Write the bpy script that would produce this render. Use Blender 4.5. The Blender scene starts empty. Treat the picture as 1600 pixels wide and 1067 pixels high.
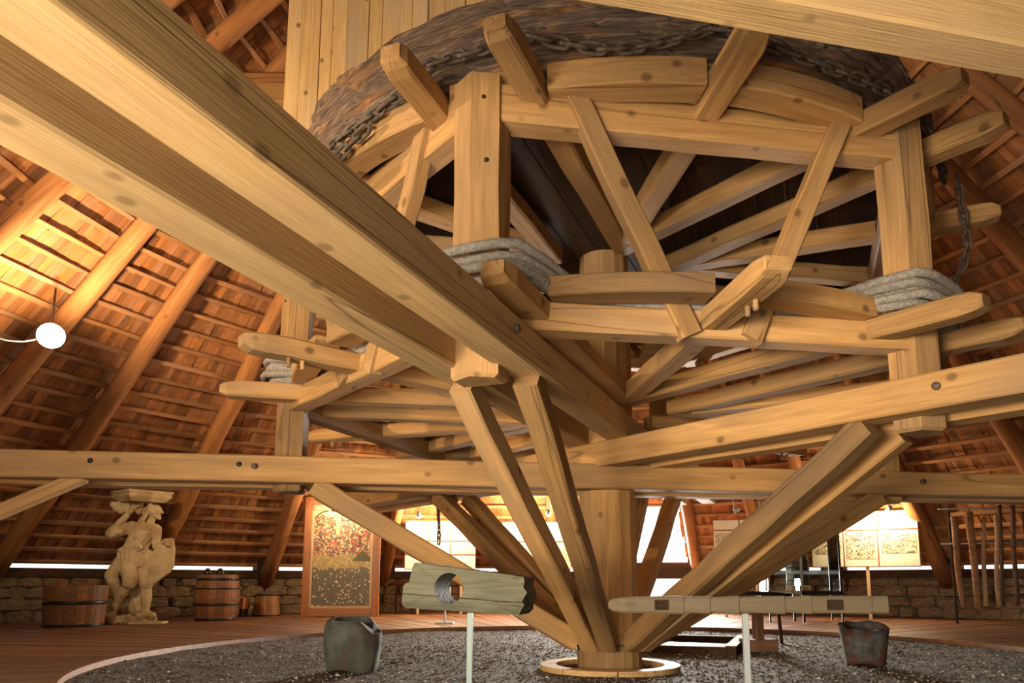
import bpy, bmesh, math, random
from mathutils import Vector, Matrix, noise as mnoise
random.seed(7)
scene = bpy.context.scene
COL = scene.collection
PI = math.pi
R_ = math.radians

# ------------------------------------------------------------------ camera
cam_d = bpy.data.cameras.new('camera'); cam = bpy.data.objects.new('camera', cam_d); COL.objects.link(cam)
cam.location = (-0.88, -8.45, 0.95)
cam.rotation_euler = (R_(90 + 8.483), 0, 0)
cam_d.sensor_fit = 'HORIZONTAL'; cam_d.sensor_width = 36.0
cam_d.lens = 36.0 * 1158.4 / 1600.0
cam_d.shift_x = -(828.9 - 800.0) / 1600.0
cam_d.shift_y = (735.8 - 533.5) / 1600.0
cam_d.clip_start = 0.02; cam_d.clip_end = 200
scene.camera = cam

# ------------------------------------------------------------------ world, exposure
w = bpy.data.worlds.new('overcast_sky'); scene.world = w; w.use_nodes = True
bg = w.node_tree.nodes['Background']
bg.inputs[0].default_value = (1.0, 0.95, 0.88, 1); bg.inputs[1].default_value = 1.7
vs = scene.view_settings
vs.view_transform = 'Standard'; vs.look = 'None'; vs.exposure = 0.0; vs.gamma = 1.0; vs.use_curve_mapping = False

def area(name, loc, target, sx, sy, power, color, spread=180):
    d = bpy.data.lights.new(name, 'AREA'); d.shape = 'RECTANGLE'; d.size = sx; d.size_y = sy
    d.energy = power; d.color = color; d.spread = R_(spread)
    o = bpy.data.objects.new(name, d); COL.objects.link(o); o.location = loc
    o.rotation_euler = (Vector(target) - Vector(loc)).to_track_quat('-Z', 'Y').to_euler()
    return o
# two added fill lights behind the camera, and daylight through the doorway opposite
area('fill_uplight', (-2.6, -9.3, 0.22), (-1.0, -6.4, 6.0), 4.2, 2.6, 580, (1.0, 0.88, 0.71))
area('fill_rear_left', (-5.4, -11.2, 1.2), (0.6, -2.0, 3.0), 3.6, 1.8, 330, (1.0, 0.88, 0.70), 75)
area('doorway_daylight', (3.0, 13.9, 1.9), (2.2, 5.0, -0.5), 2.0, 2.6, 4200, (1.0, 0.95, 0.88), 130)

# ------------------------------------------------------------------ helpers
def tag(o, label=None, cat=None, group=None, kind=None):
    if label: o['label'] = label
    if cat: o['category'] = cat
    if group: o['group'] = group
    if kind: o['kind'] = kind
    return o
def empty(name, loc=(0, 0, 0), rz=0, parent=None):
    o = bpy.data.objects.new(name, None); COL.objects.link(o); o.location = loc; o.rotation_euler = (0, 0, rz)
    o.empty_display_size = .2; o.parent = parent
    return o
def mesh_obj(name, verts, faces, mat, parent=None, smooth=False, M=None):
    me = bpy.data.meshes.new(name); me.from_pydata([tuple(v) for v in verts], [], faces); me.update()
    if mat: me.materials.append(mat)
    if smooth: me.polygons.foreach_set('use_smooth', [True] * len(me.polygons))
    o = bpy.data.objects.new(name, me); COL.objects.link(o); o.parent = parent
    if M is not None: o.matrix_local = M
    return o
def frame(p0, p1, up=(0, 0, 1)):
    p0 = Vector(p0); p1 = Vector(p1); x = (p1 - p0).normalized(); u = Vector(up)
    y = u.cross(x)
    if y.length < 1e-5: y = Vector((0, 1, 0)).cross(x)
    y.normalize(); z = x.cross(y)
    M = Matrix(((x.x, y.x, z.x, p0.x), (x.y, y.y, z.y, p0.y), (x.z, y.z, z.z, p0.z), (0, 0, 0, 1)))
    return M, (p1 - p0).length
def section(wd, ht, ch):
    a, b = wd / 2, ht / 2
    return [(-a + ch, -b), (a - ch, -b), (a, -b + ch), (a, b - ch), (a - ch, b), (-a + ch, b), (-a, b - ch), (-a, -b + ch)]
def loft(sections, close_ends=True):
    """sections: list of lists of 3D points, equal count"""
    n = len(sections[0]); verts = [p for s in sections for p in s]; faces = []
    for i in range(len(sections) - 1):
        for j in range(n):
            k = (j + 1) % n
            faces.append((i * n + j, i * n + k, (i + 1) * n + k, (i + 1) * n + j))
    if close_ends:
        faces.append(tuple(range(n - 1, -1, -1))); faces.append(tuple((len(sections) - 1) * n + j for j in range(n)))
    return verts, faces
def beam(name, p0, p1, wd, ht, mat, parent=None, up=(0, 0, 1), seg=7, ch=.016, jit=.006, bow=0., tip=0., tip0=0., taper=1.0, smooth=False):
    """hewn timber from p0 to p1 (centre line); local X runs along the grain.
       tip: length of the rounded end at p1"""
    M, L = frame(p0, p1, up)
    rnd = random.Random(hash((round(p0[0], 3), round(p0[1], 3), round(p0[2], 3), round(L, 3))) & 0xffff)
    xs = [L * i / seg for i in range(seg + 1)]
    if tip: xs = [x for x in xs if x < L - tip * 1.05] + [L - tip, L - tip * .45, L - tip * .12, L]
    if tip0: xs = [0, tip0 * .12, tip0 * .45, tip0] + [x for x in xs if x > tip0 * 1.05]
    secs = []
    for x in xs:
        s = 1.0; dz = bow * math.sin(PI * x / L)
        if tip and x > L - tip: q = (x - (L - tip)) / tip; s = 1 - .45 * q ** 2.2
        if tip0 and x < tip0: q = (tip0 - x) / tip0; s = 1 - .45 * q ** 2.2
        k = 1 + (taper - 1) * x / L
        oy, oz = rnd.uniform(-jit, jit), rnd.uniform(-jit, jit)
        secs.append([(x, py * k * (.5 + .5 * s) + oy + rnd.uniform(-jit, jit) * .4, pz * k * s + oz + dz + rnd.uniform(-jit, jit) * .4) for py, pz in section(wd, ht, ch)])
    v, f = loft(secs)
    return mesh_obj(name, v, f, mat, parent, smooth, M)
def box(name, c, s, mat, parent=None, rz=0, ch=0):
    """box with centre c and size s, turned by rz; long axis X"""
    p0 = Vector(c) - Vector((math.cos(rz), math.sin(rz), 0)) * s[0] / 2
    p1 = Vector(c) + Vector((math.cos(rz), math.sin(rz), 0)) * s[0] / 2
    return beam(name, p0, p1, s[1], s[2], mat, parent, seg=1, ch=ch or min(s) * .04, jit=0)
def box_geo(c, s, ax=None):
    hx, hy, hz = s[0] / 2, s[1] / 2, s[2] / 2
    A = ax or (Vector((1, 0, 0)), Vector((0, 1, 0)), Vector((0, 0, 1)))
    c = Vector(c)
    v = [c + A[0] * (i * hx) + A[1] * (j * hy) + A[2] * (k * hz) for i in (-1, 1) for j in (-1, 1) for k in (-1, 1)]
    f = [(0, 1, 3, 2), (4, 6, 7, 5), (0, 4, 5, 1), (2, 3, 7, 6), (0, 2, 6, 4), (1, 5, 7, 3)]
    return v, f
class MB:
    def __init__(s): s.v = []; s.f = []
    def add(s, v, f):
        b = len(s.v); s.v += [tuple(p) for p in v]; s.f += [tuple(i + b for i in q) for q in f]
    def build(s, name, mat, parent=None, smooth=False): return mesh_obj(name, s.v, s.f, mat, parent, smooth)
def lathe(name, prof, n, mat, parent=None, loc=(0, 0, 0), smooth=True, jitter=0, sq=(1, 1)):
    v = []; f = []
    for (r, z) in prof:
        for j in range(n):
            a = 2 * PI * j / n; q = r * (1 + jitter * mnoise.noise(Vector((math.cos(a) * 2 + loc[0], math.sin(a) * 2, z * 3))))
            v.append((q * math.cos(a) * sq[0], q * math.sin(a) * sq[1], z))
    for i in range(len(prof) - 1):
        for j in range(n):
            k = (j + 1) % n; f.append((i * n + j, i * n + k, (i + 1) * n + k, (i + 1) * n + j))
    f.append(tuple(range(n - 1, -1, -1))); f.append(tuple((len(prof) - 1) * n + j for j in range(n)))
    o = mesh_obj(name, v, f, mat, parent, smooth); o.location = loc
    return o
def tube(name, pts, r, mat, parent=None, n=8, closed=False, radii=None, smooth=True):
    pts = [Vector(p) for p in pts]; secs = []; N = len(pts); prev = None
    for i, p in enumerate(pts):
        t = (pts[(i + 1) % N] - pts[i - 1]) if closed else (pts[min(i + 1, N - 1)] - pts[max(i - 1, 0)])
        t.normalize(); a = Vector((0, 0, 1)) if prev is None else prev
        if abs(t.dot(a)) > .98: a = Vector((1, 0, 0))
        y = a.cross(t).normalized(); z = t.cross(y); prev = z
        rr = radii[i] if radii else r
        secs.append([p + y * math.cos(2 * PI * k / n) * rr + z * math.sin(2 * PI * k / n) * rr for k in range(n)])
    if closed:
        v = [q for s in secs for q in s]; f = []
        for i in range(N):
            for j in range(n):
                k = (j + 1) % n; m = (i + 1) % N; f.append((i * n + j, i * n + k, m * n + k, m * n + j))
    else: v, f = loft(secs)
    return mesh_obj(name, v, f, mat, parent, smooth)
def pol(a, r, z=0., off=0.):
    """point on the ray at azimuth a (degrees), radius r, shifted sideways by off (counter-clockwise)"""
    c, s = math.cos(R_(a)), math.sin(R_(a))
    return Vector((r * c - off * s, r * s + off * c, z))

# ------------------------------------------------------------------ materials
def new_mat(name):
    m = bpy.data.materials.new(name); m.use_nodes = True
    nt = m.node_tree; b = nt.nodes['Principled BSDF']
    return m, nt, b
def N(nt, t, **kw):
    n = nt.nodes.new(t)
    for k, v in kw.items(): setattr(n, k, v)
    return n
def ramp(nt, stops):
    r = N(nt, 'ShaderNodeValToRGB'); e = r.color_ramp.elements
    while len(e) < len(stops): e.new(.5)
    for x, (p, c) in zip(e, stops): x.position = p; x.color = c if len(c) == 4 else (*c, 1)
    return r
def coords(nt, scale, rnd=True, island=False, kind='Object'):
    tc = N(nt, 'ShaderNodeTexCoord'); mp = N(nt, 'ShaderNodeMapping'); mp.inputs['Scale'].default_value = scale
    L = nt.links
    if rnd:
        oi = N(nt, 'ShaderNodeNewGeometry' if island else 'ShaderNodeObjectInfo')
        mu = N(nt, 'ShaderNodeMath', operation='MULTIPLY'); mu.inputs[1].default_value = 37.
        L.new(oi.outputs['Random Per Island' if island else 'Random'], mu.inputs[0])
        ad = N(nt, 'ShaderNodeVectorMath', operation='ADD'); L.new(tc.outputs[kind], ad.inputs[0]); L.new(mu.outputs[0], ad.inputs[1])
        L.new(ad.outputs[0], mp.inputs[0])
    else: L.new(tc.outputs[kind], mp.inputs[0])
    return mp
def mixc(nt, fac, a, b, mode='MIX'):
    m = N(nt, 'ShaderNodeMix', data_type='RGBA', blend_type=mode)
    L = nt.links
    for inp, v in ((m.inputs[0], fac), (m.inputs[6], a), (m.inputs[7], b)):
        if hasattr(v, 'is_linked') or hasattr(v, 'links'): L.new(v, inp)
        elif isinstance(v, (int, float)): inp.default_value = v
        else: inp.default_value = (*v, 1) if len(v) == 3 else v
    return m.outputs[2]
def wood(name, light, dark, knots=.75, crack=.6, grain=1.0, rough=.75, bump=.25, var=.35, island=False, grey=None, patch=.5):
    m, nt, b = new_mat(name); L = nt.links
    c1 = coords(nt, (.55 * grain, 7 * grain, 7 * grain), island=island)
    n1 = N(nt, 'ShaderNodeTexNoise'); n1.inputs['Scale'].default_value = 1.6; n1.inputs['Detail'].default_value = 6; n1.inputs['Roughness'].default_value = .62; n1.inputs['Distortion'].default_value = .5
    L.new(c1.outputs[0], n1.inputs['Vector'])
    r1 = ramp(nt, [(.28, dark), (.72, light)]); L.new(n1.outputs[0], r1.inputs[0])
    # fine fibre
    c2 = coords(nt, (2.2 * grain, 70 * grain, 70 * grain), island=island)
    n2 = N(nt, 'ShaderNodeTexNoise'); n2.inputs['Scale'].default_value = 1.2; n2.inputs['Detail'].default_value = 4; L.new(c2.outputs[0], n2.inputs['Vector'])
    r2 = ramp(nt, [(.3, (.62, .62, .62)), (.65, (1, 1, 1))]); L.new(n2.outputs[0], r2.inputs[0])
    col = mixc(nt, .55, r1.outputs[0], r2.outputs[0], 'MULTIPLY')
    # large weathered patches
    c4 = coords(nt, (.5, 1.6, 1.6), island=island)
    n4 = N(nt, 'ShaderNodeTexNoise'); n4.inputs['Scale'].default_value = 1.1; n4.inputs['Detail'].default_value = 3; L.new(c4.outputs[0], n4.inputs['Vector'])
    r4 = ramp(nt, [(.42, (0, 0, 0)), (.68, (1, 1, 1))]); L.new(n4.outputs[0], r4.inputs[0])
    g = grey or tuple(.25 * sum(dark) + .35 * c for c in dark)
    f4 = N(nt, 'ShaderNodeMath', operation='MULTIPLY'); f4.inputs[1].default_value = patch; L.new(r4.outputs[0], f4.inputs[0])
    col = mixc(nt, f4.outputs[0], col, g)
    # knots
    c3 = coords(nt, (2.3, 3.0, 3.0), island=island)
    vo = N(nt, 'ShaderNodeTexVoronoi'); vo.inputs['Scale'].default_value = 1.15; L.new(c3.outputs[0], vo.inputs['Vector'])
    r3 = ramp(nt, [(.075, (1, 1, 1)), (.15, (0, 0, 0))]); L.new(vo.outputs['Distance'], r3.inputs[0])
    f3 = N(nt, 'ShaderNodeMath', operation='MULTIPLY'); f3.inputs[1].default_value = knots; L.new(r3.outputs[0], f3.inputs[0])
    col = mixc(nt, f3.outputs[0], col, tuple(c * .3 for c in dark))
    # drying cracks along the grain
    c5 = coords(nt, (.05, 2.3, 2.3), island=island)
    n5 = N(nt, 'ShaderNodeTexNoise'); n5.inputs['Scale'].default_value = 1.4; n5.inputs['Detail'].default_value = 1.2; L.new(c5.outputs[0], n5.inputs['Vector'])
    s5 = N(nt, 'ShaderNodeMath', operation='SUBTRACT'); s5.inputs[1].default_value = .52; L.new(n5.outputs[0], s5.inputs[0])
    a5 = N(nt, 'ShaderNodeMath', operation='ABSOLUTE'); L.new(s5.outputs[0], a5.inputs[0])
    r5 = ramp(nt, [(.0015, (1, 1, 1)), (.0045, (0, 0, 0))]); L.new(a5.outputs[0], r5.inputs[0])
    f5 = N(nt, 'ShaderNodeMath', operation='MULTIPLY'); f5.inputs[1].default_value = crack; L.new(r5.outputs[0], f5.inputs[0])
    col = mixc(nt, f5.outputs[0], col, tuple(c * .15 for c in dark))
    # piece to piece variation
    oi = N(nt, 'ShaderNodeNewGeometry' if island else 'ShaderNodeObjectInfo')
    hv = N(nt, 'ShaderNodeHueSaturation')
    mr = N(nt, 'ShaderNodeMapRange'); mr.inputs[3].default_value = 1 - var; mr.inputs[4].default_value = 1 + var * .6
    L.new(oi.outputs['Random Per Island' if island else 'Random'], mr.inputs[0]); L.new(mr.outputs[0], hv.inputs['Value'])
    L.new(col, hv.inputs['Color']); L.new(hv.outputs[0], b.inputs['Base Color'])
    b.inputs['Roughness'].default_value = rough; b.inputs['Specular IOR Level'].default_value = .25
    h = N(nt, 'ShaderNodeMath', operation='SUBTRACT'); L.new(n2.outputs[0], h.inputs[0]); L.new(f5.outputs[0], h.inputs[1])
    bp = N(nt, 'ShaderNodeBump'); bp.inputs['Strength'].default_value = bump; bp.inputs['Distance'].default_value = .02
    L.new(h.outputs[0], bp.inputs['Height']); L.new(bp.outputs[0], b.inputs['Normal'])
    return m
def stone(name, c1, c2, scale=4., rough=.9, bump=.6, spots=None, metallic=0., rnd=True):
    m, nt, b = new_mat(name); L = nt.links
    c = coords(nt, (1, 1, 1), rnd=rnd)
    n = N(nt, 'ShaderNodeTexNoise'); n.inputs['Scale'].default_value = scale; n.inputs['Detail'].default_value = 8; n.inputs['Roughness'].default_value = .65
    L.new(c.outputs[0], n.inputs['Vector'])
    r = ramp(nt, [(.35, c1), (.66, c2)]); L.new(n.outputs[0], r.inputs[0]); col = r.outputs[0]
    if spots:
        n2 = N(nt, 'ShaderNodeTexNoise'); n2.inputs['Scale'].default_value = scale * .55; n2.inputs['Detail'].default_value = 5; L.new(c.outputs[0], n2.inputs['Vector'])
        r2 = ramp(nt, [(.52, (0, 0, 0)), (.6, (1, 1, 1))]); L.new(n2.outputs[0], r2.inputs[0])
        col = mixc(nt, r2.outputs[0], col, spots)
    L.new(col, b.inputs['Base Color']); b.inputs['Roughness'].default_value = rough; b.inputs['Metallic'].default_value = metallic
    b.inputs['Specular IOR Level'].default_value = .3
    bp = N(nt, 'ShaderNodeBump'); bp.inputs['Strength'].default_value = bump; bp.inputs['Distance'].default_value = .03
    L.new(n.outputs[0], bp.inputs['Height']); L.new(bp.outputs[0], b.inputs['Normal'])
    return m
def plain(name, c, rough=.6, metallic=0., spec=.4):
    m, nt, b = new_mat(name)
    n = N(nt, 'ShaderNodeTexNoise'); n.inputs['Scale'].default_value = 12; n.inputs['Detail'].default_value = 4
    r = ramp(nt, [(.3, tuple(x * .85 for x in c)), (.7, c)]); nt.links.new(n.outputs[0], r.inputs[0]); nt.links.new(r.outputs[0], b.inputs['Base Color'])
    b.inputs['Roughness'].default_value = rough; b.inputs['Metallic'].default_value = metallic; b.inputs['Specular IOR Level'].default_value = spec
    return m
def emit(name, c, s):
    m, nt, b = new_mat(name); b.inputs['Base Color'].default_value = (*c, 1)
    b.inputs['Emission Color'].default_value = (*c, 1); b.inputs['Emission Strength'].default_value = s
    return m
def glass(name, tint=(1, 1, 1)):
    m, nt, b = new_mat(name); nt.nodes.remove(b); out = nt.nodes['Material Output']
    t = N(nt, 'ShaderNodeBsdfTransparent'); t.inputs[0].default_value = (*tint, 1); g = N(nt, 'ShaderNodeBsdfGlossy'); g.inputs['Roughness'].default_value = .02
    f = N(nt, 'ShaderNodeFresnel'); f.inputs[0].default_value = 1.5; mx = N(nt, 'ShaderNodeMixShader')
    nt.links.new(f.outputs[0], mx.inputs[0]); nt.links.new(t.outputs[0], mx.inputs[1]); nt.links.new(g.outputs[0], mx.inputs[2]); nt.links.new(mx.outputs[0], out.inputs[0])
    return m

TIMBER = wood('hewn_fir', (.55, .305, .108), (.32, .16, .05), grey=(.235, .145, .072), var=.42, patch=.75)
PALE = wood('pale_fir', (.66, .415, .175), (.46, .265, .10), knots=.55, crack=.6, var=.12, grey=(.42, .28, .14), bump=.4)
LOG = wood('peeled_log', (.50, .225, .075), (.25, .095, .03), knots=.6, crack=.7, var=.25, grey=(.18, .07, .025))
BATTEN = wood('batten_wood', (.50, .235, .085), (.30, .125, .042), var=.3, knots=.4)
SHINGLE = wood('shingle_wood', (.48, .195, .058), (.27, .095, .026), var=.42, knots=.15, crack=.2, island=True)
SHINGLE1 = wood('shingle_wood_single', (.48, .195, .058), (.27, .095, .026), var=.42, knots=.15, crack=.2)
ROOFBACK = wood('roof_backing', (.16, .06, .02), (.08, .03, .01), knots=.1)
DECK = wood('deck_board', (.33, .15, .062), (.17, .07, .027), var=.28, knots=.3, crack=.2, rough=.55)
BOARD = wood('partition_board', (.80, .55, .26), (.60, .37, .15), var=.16, knots=.9, crack=.3)
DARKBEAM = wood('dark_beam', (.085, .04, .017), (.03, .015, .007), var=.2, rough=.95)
GREYWOOD = wood('weathered_grey_wood', (.20, .18, .105), (.075, .067, .04), knots=.5, crack=.9, bump=.7, grey=(.09, .085, .06), var=.05)
BARRELW = wood('oak_stave', (.34, .15, .05), (.17, .065, .02), var=.3, knots=.1, crack=.2, rough=.5)
FRAMEW = wood('orange_frame', (.52, .20, .06), (.36, .12, .035), var=.05, knots=.2, crack=.1, rough=.45)
POLEW = wood('pole_wood', (.30, .14, .06), (.14, .06, .025), var=.4, knots=.4)
PALEBAR = wood('pale_lath', (.68, .5, .28), (.55, .38, .2), var=.1, knots=.2)
IRON = stone('rusty_iron', (.05, .036, .026), (.14, .10, .07), 18, .75, .4)
BLACK = plain('black_metal', (.012, .012, .012), .4)
STEEL = plain('grey_green_steel', (.21, .265, .23), .4, .1)
STEELW = plain('white_steel', (.36, .38, .365), .4, .0)
ROPE = stone('grey_rope', (.18, .15, .115), (.34, .295, .24), 30, .95, .8)
SANDSTONE = stone('sandstone', (.46, .34, .18), (.62, .48, .28), 4, .9, .3, spots=(.40, .28, .14))
DARKSTONE = stone('mossy_dark_stone', (.045, .05, .038), (.10, .105, .08), 6, .9, .7, spots=(.07, .05, .04))
REDSTONE = stone('pitted_dark_stone', (.035, .03, .028), (.11, .10, .09), 7, .95, .9, spots=(.09, .03, .02))
WALLSTONE = stone('rubble_stone', (.08, .05, .027), (.23, .15, .085), 5, .95, .8)
MORTAR = stone('lime_mortar', (.06, .04, .022), (.13, .09, .05), 6, .95, .8)
GRAVEL = stone('gravel_ground', (.034, .026, .02), (.20, .16, .12), 55, .95, 1., rnd=False)
PEBBLE = None
CREAM = plain('cream_sheet', (.86, .78, .62), .6)
CARD = plain('panel_card', (.80, .70, .52), .6)
WHITEPL = plain('white_plastic', (.8, .8, .76), .4)
GLASS = glass('clear_glass', (.93, .96, .95))
BULB = emit('lamp_glow', (1.0, .86, .58), 60)
BULB2 = emit('spot_glow', (1.0, .80, .48), 60)

# ------------------------------------------------------------------ the building: cone roof, low stone wall, deck
CX, CY, ZA, RB, ZB = -0.5, 0.5, 13.0, 13.0, 1.35
KS = (ZA - ZB) / RB                       # roof slope
def cone(a, r, inset=0.):
    """point on the roof at azimuth a, plan radius r, moved inward by inset"""
    c, s = math.cos(R_(a)), math.sin(R_(a)); q = math.hypot(1, KS)
    return Vector((CX + (r - inset * KS / q) * c, CY + (r - inset * KS / q) * s, ZA - KS * r - inset / q))
def wallpt(a, r, z): return Vector((CX + r * math.cos(R_(a)), CY + r * math.sin(R_(a)), z))
DOOR = (71.5, 82.5); FILL_GAP = (238, 268); RDOOR = 11.25; RFILL_GAP = 10.2  # second opening is added, unseen behind the camera, to go with the fill lights
def covered(a, r):
    a = a % 360
    if DOOR[0] < a < DOOR[1] and r > RDOOR: return False
    if FILL_GAP[0] < a < FILL_GAP[1] and r > RFILL_GAP: return False
    return True
mb = MB()
radii = [13.02, 12.5, 12.0, RDOOR, RFILL_GAP, 9, 7, 5, 3, 1, .05]
angs = sorted(set([float(x) for x in range(0, 361, 4)] + list(DOOR) + [float(g) for g in FILL_GAP]))
for a0, a1 in zip(angs, angs[1:]):
    for r0, r1 in zip(radii, radii[1:]):
        if not covered((a0 + a1) / 2, (r0 + r1) / 2): continue
        mb.add([cone(a0, r0, -.07), cone(a1, r0, -.07), cone(a1, r1, -.07), cone(a0, r1, -.07),
                cone(a0, r0, -.13), cone(a1, r0, -.13), cone(a1, r1, -.13), cone(a0, r1, -.13)],
               [(0, 1, 2, 3), (7, 6, 5, 4)])
ceiling = mb.build('ceiling', ROOFBACK)
tag(ceiling, 'conical shingled roof on peeled log rafters and battens', 'roof', kind='structure')

RAFT = [200, 187, 174.5, 161.7, 151.1, 137.1, 124.3, 110.3, 100.5, 89, 70.3, 62, 54.6, 42.9, 29.2, 14.9, 2, -11, -24]
for a in RAFT:
    rr = .20 if a > 120 or a < 45 else .155
    if a == 100.5: rr = .11
    p0, p1 = cone(a, 13.25, .06 + rr), cone(a, 1.2, .06 + rr * .6)
    M, L = frame(p0, p1)
    secs = []; rnd = random.Random(int(a * 10)); n = 12
    for i in range(15):
        x = L * i / 14; q = rr * (1 - .38 * x / L) * rnd.uniform(.96, 1.05); oy, oz = rnd.uniform(-.02, .02), rnd.uniform(-.012, .012)
        secs.append([(x, oy + q * math.cos(2 * PI * k / n), oz + q * math.sin(2 * PI * k / n)) for k in range(n)])
    v, f = loft(secs)
    mesh_obj('rafter', v, f, LOG, ceiling, True, M)
# battens, one straight piece from rafter to rafter
def screen(p):
    d = p - Vector((-0.88, -8.45, 0.95)); c, s = math.cos(R_(8.483)), math.sin(R_(8.483))
    z = d.y * c + d.z * s
    if z < .3: return None
    return 828.9 + 1158.4 * d.x / z, 735.8 - 1158.4 * (-d.y * s + d.z * c) / z
STEP = .2948
rows = [12.95 - STEP * i for i in range(35)]
pieces = []
for a0, a1 in zip(RAFT, RAFT[1:]):
    for i, r in enumerate(rows):
        if not covered((a0 + a1) / 2, r): continue
        if a0 == 89 and r > RDOOR: continue
        p0, p1 = cone(a0, r, .035), cone(a1, r, .035)
        s0, s1 = screen(p0), screen(p1); big = 0
        if s0 and s1:
            mx, my = (s0[0] + s1[0]) / 2, (s0[1] + s1[1]) / 2
            if -80 < mx < 1680 and -40 < my < 900: big = math.hypot(s0[0] - s1[0], s0[1] - s1[1]) + 1000 - (400 if 480 < mx < 1400 and my < 700 else 0)
        pieces.append((big, p0, p1, a0, a1, r))
pieces.sort(key=lambda t: -t[0])
rest = MB()
rnd = random.Random(5)
for k, (big, p0, p1, a0, a1, r) in enumerate(pieces):
    inward = (cone((a0 + a1) / 2, r, 1) - cone((a0 + a1) / 2, r, 0)).normalized()
    wd = rnd.uniform(.065, .095)
    if k < 300:
        beam('batten', p0, p1, wd, .055, BATTEN, ceiling, up=inward, seg=1, ch=.006, jit=.004)
    else:
        x = (p1 - p0).normalized(); y = inward.cross(x)
        v, f = box_geo((p0 + p1) / 2, ((p1 - p0).length, wd, .055), (x, y, inward)); rest.add(v, f)
o = rest.build('batten_remainder', BATTEN, ceiling); o['kind'] = 'stuff'
# split shingles: courses between the battens
cand = []; rnd = random.Random(11)
for i, r in enumerate(rows[:-1]):
    a = -26.
    while a < 203:
        wd = rnd.uniform(.085, .14); da = math.degrees(wd / r)
        if covered(a + da / 2, r - .1) and covered(a + da / 2, r):
            cand.append((a + da / 2, r, wd, rnd.uniform(-.018, .018), rnd.uniform(-.6, .6), rnd.uniform(-.02, .03)))
        a += da * 1.02
def shingle_geo(a, r, wd, ins, tw, dr):
    lo, hi = cone(a, r + .03 + dr, -.03 + ins), cone(a, r - STEP - .05, -.045)
    x = (hi - lo); L = x.length; x.normalize(); inward = (cone(a, r, 1) - cone(a, r, 0)).normalized(); y = inward.cross(x).normalized(); z = x.cross(y)
    y = (y + z * .05 * tw).normalized()
    return (lo + hi) / 2, (L, wd * .985, .014), (x, y, z)
scored = []
for c in cand:
    s = screen(cone(c[0], c[1] - .15, 0))
    vis = 0
    if s and -5 < s[0] < 430 and 230 < s[1] < 700: vis = 2000 - (cone(c[0], c[1]) - Vector(cam.location)).length * 100
    scored.append((vis, c))
scored.sort(key=lambda t: -t[0])
rest = MB(); smesh = {}
for k, (vis, c) in enumerate(scored):
    cc, sz, ax = shingle_geo(*c)
    if k < 300:
        key = round(c[2], 2)
        if key not in smesh:
            me = bpy.data.meshes.new('shingle'); v, f = box_geo((0, 0, 0), (sz[0], key, .014)); me.from_pydata([tuple(q) for q in v], [], f); me.materials.append(SHINGLE1); smesh[key] = me
        o = bpy.data.objects.new('shingle', smesh[key]); COL.objects.link(o); o.parent = ceiling
        o.matrix_local = Matrix(((ax[0].x, ax[1].x, ax[2].x, cc.x), (ax[0].y, ax[1].y, ax[2].y, cc.y), (ax[0].z, ax[1].z, ax[2].z, cc.z), (0, 0, 0, 1)))
    else:
        v, f = box_geo(cc, sz, ax); rest.add(v, f)
o = rest.build('shingle_courses', SHINGLE, ceiling); o['kind'] = 'stuff'
# tie beam overhead and two collar beams up in the roof
dirv = Vector((math.cos(R_(12.6)), math.sin(R_(12.6)), 0)); nrm = Vector((dirv.y, -dirv.x, 0))
base = Vector((-.718, -5.161, 3.8)) + nrm * .12 + Vector((0, 0, .16))
beam('tie_beam', base - dirv * 6.0, base + dirv * 7.0, .24, .32, PALE, ceiling, seg=10, jit=.004)
beam('collar_beam', (-6.6, 1.32, 8.05), (-3.6, 1.32, 8.02), .22, .26, LOG, ceiling)
beam('collar_beam', (-5.05, 1.16, 7.76), (-3.6, 1.16, 7.73), .2, .30, TIMBER, ceiling)

# plank partition hanging in the roof behind the drum
part = empty('wall_back', (0, 1.0, 5.6)); tag(part, 'light vertical plank partition up behind the dark drum band', 'wall', kind='structure')
x = -4.31; rnd = random.Random(3); k = 0
while x < 3.6:
    wd = rnd.uniform(.16, .34)
    top = ZA - KS * math.hypot(x + wd / 2 - CX, 1.0 - CY) - .35
    d = rnd.uniform(-.014, .014)
    o = beam('plank', (x + wd / 2, d, 0), (x + wd / 2 + rnd.uniform(-.012, .012), d, max(top, 6.4) - 5.6), wd * .985, .045, BOARD, part, up=(0, 1, 0), seg=4, ch=.006, jit=.003)
    x += wd; k += 1

# low stone wall with a plate beam, open slit under the eaves
def ring_part(name, r0, r1, z0, z1, mat, skip, parent=None, step=3):
    mb = MB(); a = 0
    while a < 360:
        m = a + step / 2
        if not any(s[0] <= m <= s[1] for s in skip):
            P = [wallpt(x, r, z) for x in (a, a + step) for r in (r0, r1) for z in (z0, z1)]
            mb.add(P, [(0, 1, 3, 2), (4, 6, 7, 5), (0, 4, 5, 1), (2, 3, 7, 6), (0, 2, 6, 4), (1, 5, 7, 3)])
        a += step
    return mb.build(name, mat, parent)
wall = ring_part('wall_ring', 13.05, 13.5, -.05, 1.05, MORTAR, [(72, 81), FILL_GAP]); tag(wall, 'low rubble stone wall around the round room', 'wall', kind='structure')
smv = []
for q in range(6):
    rnd = random.Random(40 + q); bm = bmesh.new(); bmesh.ops.create_cube(bm, size=1.0)
    bmesh.ops.bevel(bm, geom=bm.edges[:], offset=.18, segments=1, affect='EDGES')
    for vv in bm.verts: vv.co += Vector((rnd.uniform(-.09, .09), rnd.uniform(-.08, .08), rnd.uniform(-.09, .09)))
    me = bpy.data.meshes.new('stone'); bm.to_mesh(me); bm.free(); me.materials.append(WALLSTONE); smv.append(me)
rnd = random.Random(17); cnt = 0
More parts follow.
